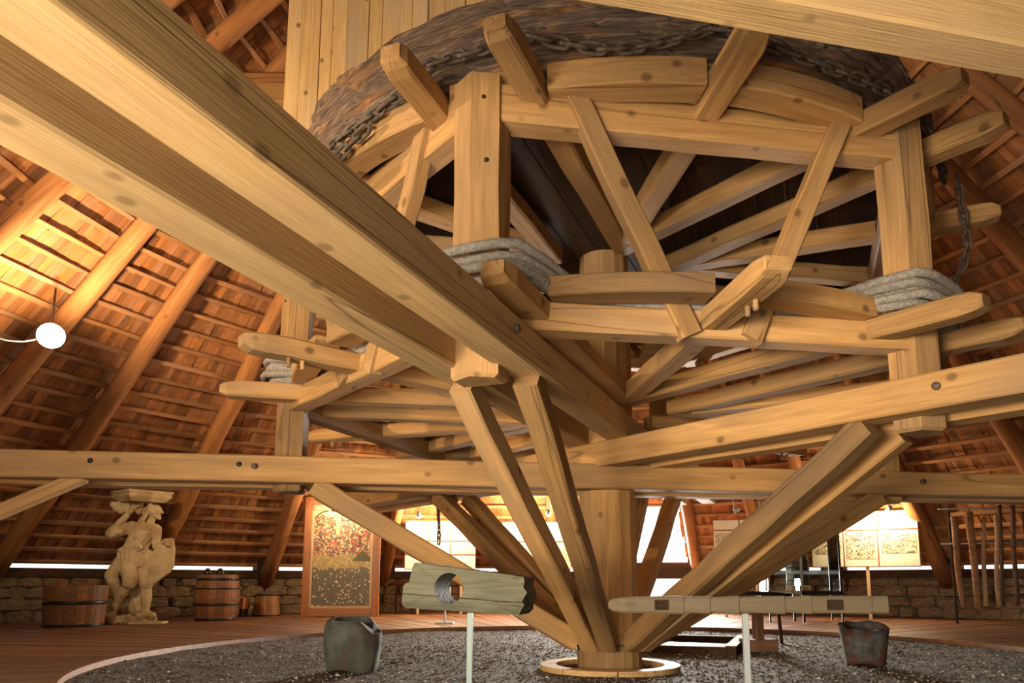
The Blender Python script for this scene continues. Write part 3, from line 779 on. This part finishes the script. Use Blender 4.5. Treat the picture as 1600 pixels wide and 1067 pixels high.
# ------------------------------------------------------------------ painting in an orange frame
pm, nt, b = new_mat('painted_crowd'); L = nt.links
tc = N(nt, 'ShaderNodeTexCoord'); sx = N(nt, 'ShaderNodeSeparateXYZ'); L.new(tc.outputs['Object'], sx.inputs[0])
def vor(scale, out='Color'):
    v = N(nt, 'ShaderNodeTexVoronoi'); v.inputs['Scale'].default_value = scale; L.new(tc.outputs['Object'], v.inputs['Vector']); return v
v1 = vor(26); sr = N(nt, 'ShaderNodeSeparateColor'); L.new(v1.outputs['Color'], sr.inputs[0])
crowd = ramp(nt, [(0, (.10, .05, .02)), (.25, (.38, .10, .04)), (.45, (.45, .30, .12)), (.6, (.12, .13, .12)), (.75, (.55, .42, .24)), (.9, (.30, .07, .03))]); crowd.color_ramp.interpolation = 'CONSTANT'; L.new(sr.outputs[0], crowd.inputs[0])
v2 = vor(13); sr2 = N(nt, 'ShaderNodeSeparateColor'); L.new(v2.outputs['Color'], sr2.inputs[0])
spots_ = ramp(nt, [(.0, (.085, .07, .035)), (.6, (.13, .10, .05))]); L.new(sr2.outputs[0], spots_.inputs[0])
dots = ramp(nt, [(.22, (1, 1, 1)), (.28, (0, 0, 0))]); L.new(v2.outputs['Distance'], dots.inputs[0])
gt = N(nt, 'ShaderNodeMath', operation='GREATER_THAN'); gt.inputs[1].default_value = .45; L.new(sr2.outputs[1], gt.inputs[0])
dm = N(nt, 'ShaderNodeMath', operation='MULTIPLY'); L.new(dots.outputs[0], dm.inputs[0]); L.new(gt.outputs[0], dm.inputs[1])
low = mixc(nt, dm.outputs[0], spots_.outputs[0], (.75, .6, .42))
nh = N(nt, 'ShaderNodeTexNoise'); nh.inputs['Scale'].default_value = 3.; L.new(tc.outputs['Object'], nh.inputs['Vector'])
hh_ = N(nt, 'ShaderNodeMath', operation='MULTIPLY_ADD'); hh_.inputs[1].default_value = .35; L.new(nh.outputs[0], hh_.inputs[0]); L.new(sx.outputs[2], hh_.inputs[2])
def step(x):
    r = N(nt, 'ShaderNodeMath', operation='GREATER_THAN'); r.inputs[1].default_value = x; L.new(hh_.outputs[0], r.inputs[0]); return r.outputs[0]
hill = mixc(nt, .55, crowd.outputs[0], (.42, .34, .10))
col = mixc(nt, step(-.12), low, hill); col = mixc(nt, step(.22), col, crowd.outputs[0]); col = mixc(nt, step(1.18), col, (.62, .48, .28))
L.new(col, b.inputs['Base Color']); b.inputs['Roughness'].default_value = .45
pt = empty('framed_painting', (-5.52, 9.9, ZD), R_(4)); tag(pt, 'tall crowded painting in a wide orange wooden frame', 'painting')
PW, PH = 1.86, 2.92
for sx_ in (-1, 1): beam('frame_stile', (sx_ * (PW / 2 - .09), 0, 0), (sx_ * (PW / 2 - .09), 0, PH), .18, .1, FRAMEW, pt, up=(0, -1, 0), seg=1, ch=.01, jit=0)
for zz in (.11, PH - .09): beam('frame_rail', (-PW / 2 + .18, 0, zz), (PW / 2 - .18, 0, zz), .1, .2, FRAMEW, pt, seg=1, ch=.01, jit=0)
for sx_ in (-1, 1): beam('inner_slip', (sx_ * (PW / 2 - .205), .0, .21), (sx_ * (PW / 2 - .205), .0, PH - .19), .05, .07, PALEBAR, pt, up=(0, -1, 0), seg=1, ch=.006, jit=0)
for zz in (.235, PH - .26): beam('inner_slip', (-PW / 2 + .18, 0, zz), (PW / 2 - .18, 0, zz), .07, .05 if zz < 1 else .14, PALEBAR, pt, seg=1, ch=.006, jit=0)
o = box('canvas', (0, .04, PH / 2), (PW - .4, .03, PH - .4), pm, pt)
o.matrix_local = Matrix.Translation((-(PW - .4) / 2, .04, PH / 2))
# arched window and building at the top of the picture as raised painted strips
OCH = plain('painted_ochre', (.66, .46, .20)); DKB = plain('painted_brown', (.12, .06, .025))
for (x, z, w2, h2, mt) in ((-.12, 2.32, .1, .62, OCH), (.62, 2.42, .06, .5, OCH), (.24, 2.36, .56, .03, DKB), (.24, 2.62, .56, .03, DKB), (-.03, 2.48, .03, .3, DKB), (.5, 2.48, .03, .3, DKB), (.42, 1.85, .03, .25, DKB)):
    box('painted_detail', (x, .018, z), (w2, .012, h2), mt, pt)
secs = [[Vector((-.62 + .42 * math.cos(t) * q + .25, .02, 2.1 + .5 * math.sin(t) * q)) for q in (.92, 1.0)] for t in [PI / 2 + PI / 2 * i / 10 for i in range(11)]]
vv = [p for s in secs for p in s] + [p + Vector((0, .02, 0)) for s in secs for p in s]; n2 = len(secs) * 2
ff = [(2 * i, 2 * i + 1, 2 * i + 3, 2 * i + 2) for i in range(10)] + [(n2 + 2 * i + 2, n2 + 2 * i + 3, n2 + 2 * i + 1, n2 + 2 * i) for i in range(10)]
mesh_obj('painted_arch', vv, ff, DKB, pt)
mesh_obj('painted_tent', [(.25, .016, 1.36), (.78, .016, 1.36), (.5, .016, 1.62), (.25, .03, 1.36), (.78, .03, 1.36), (.5, .03, 1.62)], [(0, 1, 2), (5, 4, 3), (0, 3, 4, 1), (1, 4, 5, 2), (2, 5, 3, 0)], plain('painted_green', (.12, .11, .05)), pt)

# ------------------------------------------------------------------ sandstone figure carrying a capital
stt = empty('statue', (-9.02, 7.1, ZD), R_(8)); tag(stt, 'carved sandstone figure carrying a capital on its shoulder and holding a slab', 'statue')
mb = MB()
def capsule(p0, p1, r0, r1, n=12, sq=1.0):
    p0, p1 = Vector(p0), Vector(p1); M, Ln = frame(p0, p1, (0, 1, 0)) if (p1 - p0).length > 1e-4 else (Matrix.Translation(p0), 0)
    secs = []
    for i in range(5):
        t = PI / 2 * i / 4; secs.append((-r0 * math.cos(t), max(r0 * math.sin(t), .004)))
    for i in range(5):
        t = PI / 2 * i / 4; secs.append((Ln + r1 * math.sin(t), max(r1 * math.cos(t), .004)))
    pts = [[M @ Vector((x, r * math.cos(2 * PI * k / n), r * sq * math.sin(2 * PI * k / n))) for k in range(n)] for x, r in secs]
    v, f = loft(pts); mb.add(v, f)
cp = capsule
# bent leg at the left, standing leg at the right, both in breeches and boots
cp((-.22, .02, 1.28), (-.06, -.24, .93), .225, .165); cp((-.06, -.25, .90), (-.07, -.24, .84), .155, .15)
cp((-.08, -.22, .82), (-.30, -.10, .52), .105, .10); cp((-.30, -.10, .50), (-.42, -.03, .26), .095, .065); cp((-.43, -.04, .2), (-.5, -.2, .17), .075, .055)
cp((.09, .02, 1.28), (.19, -.08, .90), .205, .15); cp((.19, -.08, .88), (.19, -.08, .82), .15, .145); cp((.19, -.07, .80), (.2, -.05, .52), .10, .115); cp((.2, -.05, .5), (.19, -.02, .26), .11, .075); cp((.2, -.03, .2), (.42, -.2, .17), .085, .055)
# trunk hose with folds, belt
cp((-.2, .02, 1.36), (.08, .02, 1.34), .225, .20)
for q in range(7): cp((-.38 + .085 * q, -.12 - .08 * math.sin(PI * q / 6), 1.44), (-.32 + .075 * q, -.2 - .04 * math.sin(PI * q / 6), 1.06 + .02 * q), .034, .03)
cp((-.34, -.12, 1.49), (.12, -.14, 1.47), .06, .06); cp((-.36, -.12, 1.42), (.06, -.22, 1.5), .02, .02)
# torso with shirt folds
cp((-.13, .02, 1.52), (.03, .0, 1.86), .225, .24); cp((-.17, .0, 1.92), (.26, .0, 1.92), .155, .135)
for q in range(5): cp((.2 - .085 * q, -.17 - .02 * (q % 2), 1.95 - .02 * q), (-.3 + .1 * q, -.15 - .02 * q, 1.53 + .02 * (q % 2)), .03, .035)
# neck, head turned to the right, long hair
cp((.12, .0, 2.0), (.18, .0, 2.16), .085, .075); cp((.2, .0, 2.32), (.23, .0, 2.33), .135, .135); cp((.24, -.01, 2.23), (.28, -.01, 2.205), .085, .06)
cp((.355, -.01, 2.335), (.385, -.01, 2.285), .018, .026); cp((.33, -.03, 2.225), (.35, -.02, 2.225), .024, .02); cp((.33, -.02, 2.165), (.335, -.02, 2.165), .035, .035); cp((.30, -.08, 2.375), (.345, -.04, 2.385), .022, .018); cp((.22, -.13, 2.3), (.22, -.13, 2.26), .022, .018)
for q in range(6): cp((.17 - .025 * q, -.12 + .035 * q, 2.43 - .01 * q), (.02 - .025 * q, -.12 + .035 * q, 2.02 + .02 * (q % 2)), .05, .034)
# raised arm at the left
cp((-.19, -.02, 1.98), (-.55, -.08, 1.83), .125, .12); cp((-.57, -.08, 1.84), (-.28, -.13, 2.2), .115, .065); cp((-.26, -.13, 2.24), (-.16, -.15, 2.34), .055, .045)
for q in range(4): cp((-.24 + .04 * q, -.16, 2.32), (-.15 + .045 * q, -.19, 2.43), .018, .015)
for q in range(3): cp((-.5 + .1 * q, -.17, 1.78 + .04 * q), (-.4 + .1 * q, -.12, 2.0 + .03 * q), .02, .018)
# bundle under the capital
for q in range(6): cp((-.58 + .1 * q, -.06 + .03 * (q % 3), 2.44), (-.5 + .09 * q, -.1, 2.34 - .05 * (q % 2)), .075, .06)
# arm at the right, holding the slab
cp((.29, -.01, 1.90), (.35, -.13, 1.58), .105, .085); cp((.36, -.15, 1.56), (.55, -.27, 1.63), .08, .05); cp((.57, -.3, 1.65), (.63, -.33, 1.62), .05, .04)
for q in range(4): cp((.6, -.36, 1.68 - .032 * q), (.68, -.33, 1.66 - .032 * q), .016, .014)
# cloak falling behind at the left and rocky foot
cp((-.42, .14, 1.3), (-.57, .12, .98), .12, .14); cp((-.57, .12, .95), (-.45, .12, .66), .13, .1); cp((-.45, .14, .64), (-.32, .12, .4), .1, .12); cp((-.1, .2, 1.2), (-.02, .2, .3), .15, .2)
rnd = random.Random(9)
for q in range(18):
    x = -.52 + .05 * q; cp((x, rnd.uniform(-.12, .12), rnd.uniform(.04, .10)), (x + rnd.uniform(-.05, .05), rnd.uniform(-.18, .1), rnd.uniform(.08, .17)), .085, .06)
for q in range(4): cp((-.14 + .05 * q, .05, .62 - .04 * q), (.04, .02, .25), .035, .05)
body = mb.build('figure', SANDSTONE, stt, True)
rm = body.modifiers.new('fuse', 'REMESH'); rm.mode = 'VOXEL'; rm.voxel_size = .013; rm.use_smooth_shade = True
sm = body.modifiers.new('soften', 'SMOOTH'); sm.iterations = 2; sm.factor = .5
tx = bpy.data.textures.new('chisel', 'CLOUDS'); tx.noise_scale = .06
dp = body.modifiers.new('carving', 'DISPLACE'); dp.texture = tx; dp.strength = .014; dp.mid_level = .5; dp.texture_coords = 'LOCAL'
# capital: moulded slab, one corner to the front
mb = MB()
capo = []
for (hw, z) in ((.36, 2.50), (.42, 2.56), (.455, 2.60), (.455, 2.66), (.48, 2.69), (.48, 2.73)):
    capo.append([(x * hw + -.08, y * hw, z) for x, y in ((1.32, .15), (-.05, 1.0), (-1.32, .1), (-.1, -1.05))])
v, f = loft(capo); mesh_obj('capital', v, f, SANDSTONE, stt)
# slab in the right hand
pr = [(.28, 1.38), (.53, 1.72), (.68, 1.74), (.73, 1.52), (.73, 1.16), (.66, 1.04), (.34, .78), (.29, .95)]
secs = [[(x, y, z) for x, z in pr] for y in (-.30, -.12)]
v, f = loft(secs); o = mesh_obj('slab', v, f, SANDSTONE, stt)
box('plinth', (.3, -.12, .02), (.66, .34, .05), SANDSTONE, stt)

# ------------------------------------------------------------------ coopered vessels
def vessel(name, loc, prof, hoops, label, cat, staves=18, handles=False, lid=True, mat=BARRELW):
    root = empty(name, loc, random.uniform(0, 1)); tag(root, label, cat)
    n = staves
    for k in range(n):
        a0, a1 = 2 * PI * k / n + .006, 2 * PI * (k + 1) / n - .006
        secs = []
        ext = .12 if handles and k in (2, 2 + n // 2) else 0
        for i, (r, z) in enumerate(prof):
            zz = z + (ext if i == len(prof) - 1 else 0)
            secs.append([(rr * math.cos(a), rr * math.sin(a), zz) for rr, a in ((r - .03, a0), (r, a0), (r * 1.004, (a0 + a1) / 2), (r, a1), (r - .03, a1))])
        v, f = loft(secs)
        mesh_obj('stave', v, f, mat, root)
    for (r, z, h) in hoops:
        o = lathe('hoop', [(r + .001, z - h / 2), (r + .012, z - h / 2 + .004), (r + .012, z + h / 2 - .004), (r + .001, z + h / 2)], 40, BLACK, root)
    rl, zl = prof[-1]
    lathe('head', [(.01, zl - .05), (rl - .032, zl - .05), (rl - .032, zl - .07), (.01, zl - .07)], 30, mat, root) if lid else lathe('bottom', [(.01, .03), (prof[0][0] - .032, .03), (prof[0][0] - .032, .01), (.01, .01)], 30, mat, root)
    return root
vessel('wooden_tub', (-9.58, 5.95, ZD), [(.50, 0), (.52, .3), (.545, .78)], [(.535, .46, .07), (.505, .04, .05)], 'wide dark brown wooden tub with two handle staves left of the statue', 'tub', handles=True, lid=False)
vessel('barrel', (-7.85, 8.25, ZD), [(.41, 0), (.455, .2), (.485, .48), (.46, .78), (.42, 1.0)], [(.437, .9, .06), (.478, .36, .05), (.47, .7, .03), (.42, .04, .05)], 'large upright wooden barrel with black hoops right of the statue', 'barrel', lid=True)
vessel('bucket', (-7.45, 10.3, ZD), [(.34, 0), (.30, .3), (.265, .56)], [(.275, .53, .05), (.338, .03, .03)], 'small tapered wooden bucket beside the painting', 'bucket', staves=16)
for i, (dx, nm) in enumerate(((-.08, 'left'), (.2, 'right'))):
    j = lathe('jug', [(.05, 0), (.085, .03), (.095, .09), (.06, .15), (.04, .17), (.045, .19)], 16, BLACK, None, (-7.95 + dx, 8.12, ZD + .952)); tag(j, 'small dark jug on the barrel lid, the %s one' % nm, 'jug', 'jugs on the barrel')
cr = empty('crate', (-8.16, 10.05, ZD)); tag(cr, 'low orange-brown wooden box between barrel and bucket', 'box')
for (x, y, sx_, sy_) in ((0, -.2, .6, .03), (0, .2, .6, .03), (-.285, 0, .03, .37), (.285, 0, .03, .37)): box('side_board', (x, y, .32), (sx_, sy_, .26), FRAMEW, cr)
for x in (-.24, .24): box('foot', (x, 0, .095), (.08, .36, .19), DARKBEAM, cr)

# ------------------------------------------------------------------ stone mortars on the gravel
def mortar(loc, prof, mat, label, chip=None, rot=0):
    o = lathe('stone_mortar', prof, 40, mat, None, loc, jitter=.05); tag(o, label, 'stone vessel')
    for vx in o.data.vertices:
        c = vx.co
        if chip:
            lim = chip(c.x, c.y)
            if c.z > lim: c.z = lim
        if c.z < .07 and abs(math.hypot(c.x, c.y)) > .15:
            if -.24 < c.x < .1 and c.y < 0: c.z = max(c.z, .045 * math.cos((c.x + .07) * 9))
    return o
mortar((-2.79, -.28, -.005), [(.10, .0), (.25, .0), (.268, .03), (.275, .08), (.29, .18), (.305, .3), (.31, .4), (.305, .48), (.28, .55), (.255, .575), (.215, .57), (.205, .5), (.19, .3), (.12, .22), (.02, .2)], DARKSTONE,
       'greenish black stone mortar with a chipped rim on the gravel, left', lambda x, y: (.575 if x < .12 else .575 - min(.13, (x - .12) * 1.1)) - (.035 if y < -.05 else .035 * max(0, (.1 - y) / .15) if y < .1 else 0))
mortar((2.96, .28, -.005), [(.1, 0), (.20, 0), (.215, .02), (.225, .1), (.24, .22), (.255, .34), (.275, .44), (.28, .475), (.255, .5), (.215, .47), (.2, .38), (.16, .28), (.02, .24)], REDSTONE,
       'dark pitted stone mortar with reddish stains on the gravel, right', lambda x, y: .5 - .02 * abs(math.sin(x * 14 + y * 5)) - (.075 if y < -.1 else .075 * max(0, (.1 - y) / .2) if y < .1 else 0))

# ------------------------------------------------------------------ bored timber block on a stand
blk = [(-.37, .165), (.36, .105), (.425, .10), (.438, .03), (.435, -.09), (.40, -.155), (-.42, -.15), (-.44, -.12), (-.435, .0), (-.415, .02), (-.395, .025)]
hc, hr_ = Vector((-.10, .0)), .105
angs_ = sorted(set([2 * PI * i / 56 for i in range(56)] + [math.atan2(z - hc.y, x - hc.x) % (2 * PI) for x, z in blk]))
def hit(t):
    d = Vector((math.cos(t), math.sin(t))); best = None
    for i in range(len(blk)):
        p, q = Vector(blk[i]) - hc, Vector(blk[(i + 1) % len(blk)]) - hc; e = q - p
        den = d.x * e.y - d.y * e.x
        if abs(den) < 1e-9: continue
        s = (p.x * e.y - p.y * e.x) / den; u = (p.x * d.y - p.y * d.x) / den
        if s > 0 and -1e-6 <= u <= 1 + 1e-6 and (best is None or s < best): best = s
    return hc + d * best
vv = []; rnd = random.Random(2); na_ = len(angs_)
for layer, (y, k) in enumerate(((-.15, 1), (.15, 1), (.15, 0), (-.15, 0))):
    for t in angs_:
        if k: P = hit(t); vv.append((P.x + (rnd.uniform(-.02, .012) if P.x > .36 else 0), y + (.02 if abs(P.y) > .14 else 0) * (1 if y < 0 else -1) + (rnd.uniform(-.02, .02) if P.x > .36 else 0), P.y + rnd.uniform(-.002, .002)))
        else: vv.append((hc.x + math.cos(t) * hr_, y, hc.y + math.sin(t) * hr_))
ff = []
for i in range(na_):
    j = (i + 1) % na_
    for a_, b_ in ((0, 1), (1, 2), (2, 3), (3, 0)): ff.append((a_ * na_ + i, b_ * na_ + i, b_ * na_ + j, a_ * na_ + j))
block = mesh_obj('bored_timber_block', vv, ff, GREYWOOD); block.location = (-1.305, -3.2, .90); block.rotation_euler = (0, R_(2.5), R_(-14)); tag(block, 'weathered grey timber block with a round hole on a steel post', 'timber block')
st = empty('steel_stand', (-1.30, -3.2, 0)); tag(st, 'thin pale steel post carrying the bored timber block', 'stand', 'steel exhibit stands')
beam('post', (0, 0, 0), (0, 0, .735), .04, .04, STEEL, st, up=(0, 1, 0), seg=1, ch=.003, jit=0); box('foot_plate', (0, 0, .012), (.22, .22, .02), STEEL, st)
# ------------------------------------------------------------------ notched beam on a stand
xs = [-1.01, -.985, -.90, -.48, -.475, -.29, -.285, -.08, -.075, .25, .255, .445, .45, .88, .885, 1.0, 1.015]
hs_ = [.045, .085, .108, .128, .112, .126, .11, .128, .114, .128, .112, .128, .118, .128, .120, .126, .10]
secs = [[(x, y * .8, z) for y, z in section(h * 1.35, h, .012)] for x, h in zip(xs, hs_)]
v, f = loft(secs)
nbm = mesh_obj('notched_beam', v, f, GREYWOOD if False else wood('aged_pale_wood', (.21, .14, .068), (.115, .072, .033), knots=.3, crack=.5, grey=(.15, .13, .09), var=.02, bump=.6)); nbm.location = (.69, -3.0, .785); nbm.rotation_euler = (0, 0, R_(1.5)); tag(nbm, 'long notched wooden beam with square mortises on a steel post', 'wooden beam')
for (x, wd) in ((.61, .105), (-.64, .09)):
    mo = []
    for (cx_, cz_, sx_, sz_) in ((x - wd / 2, 0, .008, .066), (x + wd / 2, 0, .008, .066), (x, .033, wd, .008), (x, -.033, wd, .008)):
        vv, ff = box_geo((cx_, -.071, cz_), (sx_, .012, sz_)); mo.append((vv, ff))
    m2 = MB(); [m2.add(*q) for q in mo]; m2.build('mortise_edge', DARKBEAM, nbm)
    vv, ff = box_geo((x, -.066, 0), (wd, .008, .062)); mesh_obj('mortise_shade', vv, ff, DARKBEAM, nbm)  # dark plate and strips on the face stand in for shade in a mortise
st = empty('steel_stand', (.67, -3.0, 0)); tag(st, 'thin pale steel post carrying the notched beam', 'stand', 'steel exhibit stands')
beam('post', (0, 0, 0), (0, 0, .722), .042, .042, STEELW, st, up=(0, 1, 0), seg=1, ch=.003, jit=0); box('foot_plate', (0, 0, .012), (.22, .22, .02), STEELW, st)
st = empty('label_stand', (-2.62, 6.9, ZD)); tag(st, 'small pale steel stand with a base plate on the deck edge', 'stand')
beam('rod', (0, 0, 0), (0, 0, .62), .035, .035, STEELW, st, up=(0, 1, 0), seg=1, ch=.003, jit=0); box('foot_plate', (0, 0, .02), (.36, .24, .04), STEELW, st)
box('label_plate', (0, -.03, .66), (.22, .02, .16), CARD, st)

# ------------------------------------------------------------------ pit frame and stump
pf = empty('pit_frame', (1.50, 2.62, 0), R_(70)); tag(pf, 'low dark timber frame around a pit in the gravel behind the shaft', 'frame')
for y in (-.62, .62): box('side_rail', (0, y, .05), (2.1, .13, .12), DARKBEAM, pf)
for y in (-.62, .62): box('top_plank', (0, y, .118), (2.1, .15, .016), DECK, pf)
for x in (-1.0, 1.0): box('end_rail', (x, 0, .05), (.13, 1.12, .11), DARKBEAM, pf)
box('pit_shade', (0, 0, .005), (1.9, 1.12, .03), BLACK, pf)  # black board at ground level stands in for the shade down in the pit
su = empty('stump', (2.26, 2.0, 0), R_(20)); tag(su, 'square wooden block with an upright stump behind the notched beam', 'stump')
box('block', (0, 0, .09), (.38, .36, .16), POLEW, su)
beam('upright', (0, 0, .16), (.01, 0, .72), .13, .12, POLEW, su, up=(0, 1, 0), seg=3)
tb = tube('iron_bar', [(2.35, 3.2, .76), (2.5, 3.2, .775), (2.8, 3.25, .765), (3.2, 3.3, .75)], .03, BLACK); tag(tb, 'dark curved iron bar behind the notched beam', 'iron bar')
beam_s = empty('trestle', (2.80, 3.25, 0)); tag(beam_s, 'dark trestle under the curved iron bar', 'trestle')
box('top', (0, 0, .70), (.5, .07, .05), DARKBEAM, beam_s)
for x in (-.2, .2): beam('leg', (x, 0, 0), (x * .8, 0, .68), .05, .05, DARKBEAM, beam_s, up=(0, 1, 0), seg=1)

# ------------------------------------------------------------------ glass cases
def case(loc, W, D, H, zb, mat, label, rz=0):
    root = empty('glass_case', loc, rz); tag(root, label, 'glass case', 'glass cases')
    zb -= loc[2]; t = .04
    for x in (-1, 1):
        for y in (-1, 1):
            beam('frame_bar', (x * (W - t) / 2, y * (D - t) / 2, zb), (x * (W - t) / 2, y * (D - t) / 2, zb + H), t, t, mat, root, up=(0, 1, 0), seg=1, ch=.003, jit=0)
            beam('leg', (x * (W - t) / 2, y * (D - t) / 2, 0), (x * (W - t) / 2, y * (D - t) / 2, zb), t * .8, t * .8, BLACK, root, up=(0, 1, 0), seg=1, ch=.003, jit=0)
        for z in (zb + .03, zb + H - t / 2): beam('frame_bar', (x * (W - t) / 2, -D / 2, z), (x * (W - t) / 2, D / 2, z), t, t if z > zb + .1 else .08, mat, root, seg=1, ch=.003, jit=0)
    for y in (-1, 1):
        for z in (zb + .03, zb + H - t / 2): beam('frame_bar', (-W / 2, y * (D - t) / 2, z), (W / 2, y * (D - t) / 2, z), t, t if z > zb + .1 else .08, mat, root, seg=1, ch=.003, jit=0)
    box('base_board', (0, 0, zb + .05), (W - t, D - t, .03), FRAMEW, root)
    box('pane', (0, -D / 2 + .012, zb + H / 2), (W - t, .006, H - t), GLASS, root); box('pane', (0, D / 2 - .012, zb + H / 2), (W - t, .006, H - t), GLASS, root)
    for x in (-1, 1): box('pane', (x * (W / 2 - .012), 0, zb + H / 2), (D - t, .006, H - t), GLASS, root, rz=PI / 2)
    return root
case((4.48, 7.6, ZD), .74, .6, .95, .69, STEELW, 'low white framed glass case behind the right struts')
case((5.38, 7.95, ZD), .86, .6, 1.30, .68, BLACK, 'tall black framed glass case in front of the engravings panel')
def bottle(loc, label, h, col):
    root = empty('glass_tower', loc); tag(root, label, 'model', 'models in the glass cases')
    lathe('stand', [(.09, 0), (.1, .02), (.1, .1), (.085, .12)], 16, PALEBAR, root)
    lathe('body', [(.07, .12), (.085, .2), (.085, h * .7), (.05, h * .82), (.03, h)], 16, col, root)
    for z in (h * .3, h * .5, h * .68): lathe('ring', [(.086, z), (.1, z + .01), (.086, z + .02)], 16, BLACK, root)
bottle((4.69, 7.6, .757), 'pale slim model on a round foot inside the low white case', .7, STEELW)
bottle((5.14, 7.95, .747), 'dark slim model on a round foot inside the tall black case', .95, DARKSTONE)

# ------------------------------------------------------------------ poles along the right wall
pl = [((7.87, 2.28), (7.93, .42), .062, 0), ((8.2, 2.38), (8.25, .42), .07, 0), ((8.41, 2.26), (8.31, .46), .055, 1), ((8.67, 2.30), (8.58, .47), .055, 1), ((8.85, 2.52), (8.75, .46), .05, 2), ((9.11, 2.52), (9.04, .47), .055, 2)]
nm = ['first pole from the rafter, thick and orange brown', 'second pole from the rafter, widest at the top', 'third pole from the rafter, pale and short', 'fourth pole from the rafter, pale and pointed', 'fifth pole from the rafter, dark and thin', 'sixth pole from the rafter, dark and outermost']
PCOL = [POLEW, wood('pale_pole', (.44, .27, .14), (.26, .15, .07), var=.05), wood('dark_pole', (.13, .06, .03), (.06, .028, .014), var=.05)]
for (t0, b0, r, ci), n_ in zip(pl, nm):
    pts = []; rr = []
    for i in range(8):
        q = i / 7.; pts.append((b0[0] + (t0[0] - b0[0]) * q + .012 * math.sin(q * 7 + t0[0] * 9), 6.88 - (.13 if ci == 1 else 0) + .02 * math.sin(q * 5), b0[1] + (t0[1] - b0[1]) * q)); rr.append(r * (.85 + .3 * q * (1 if ci == 0 else -.3)))
    o = tube('wooden_pole', pts, r, PCOL[ci], None, 10, radii=rr); tag(o, n_, 'pole', 'poles hung at the right wall')
rk = empty('pole_rack', (8.6, 7.02, ZD)); tag(rk, 'thin rack of rails and uprights behind the six poles', 'rack')
for z in (.55, 2.35, 1.62): tube('rail', [(-.95, 0, z), (1.0, 0, z + .04)], .016, STEELW if z > 1 else DARKBEAM, rk)
for x in (-.72, .85): beam('upright', (x, .04, 0), (x, .04, 2.4), .05, .05, DARKBEAM, rk, up=(0, 1, 0), seg=1)
dl = tube('root_piece', [(-4.75, 12.0, .87), (-4.5, 12.03, .905), (-4.2, 12.05, .90), (-3.9, 12.07, .86)], .07, wood('root_wood', (.35, .13, .05), (.17, .06, .02)), None, 9, radii=[.03, .075, .08, .05]); tag(dl, 'gnarled reddish piece of root wood by the stone wall', 'root')
rs = empty('root_rest', (-4.32, 12.05, ZD)); tag(rs, 'dark wooden rest under the gnarled root', 'stand')
for x in (-.22, .22): beam('post', (x, 0, 0), (x, 0, .72), .06, .06, DARKBEAM, rs, up=(0, 1, 0), seg=1)
# dark bar across the doorway
mb2 = []
o = beam('trim_2', wallpt(69.5, 12.85, 1.26), wallpt(84, 12.85, 1.26), .2, .46, DARKBEAM, None); tag(o, 'dark heavy bar across the bright doorway', 'beam', kind='structure')
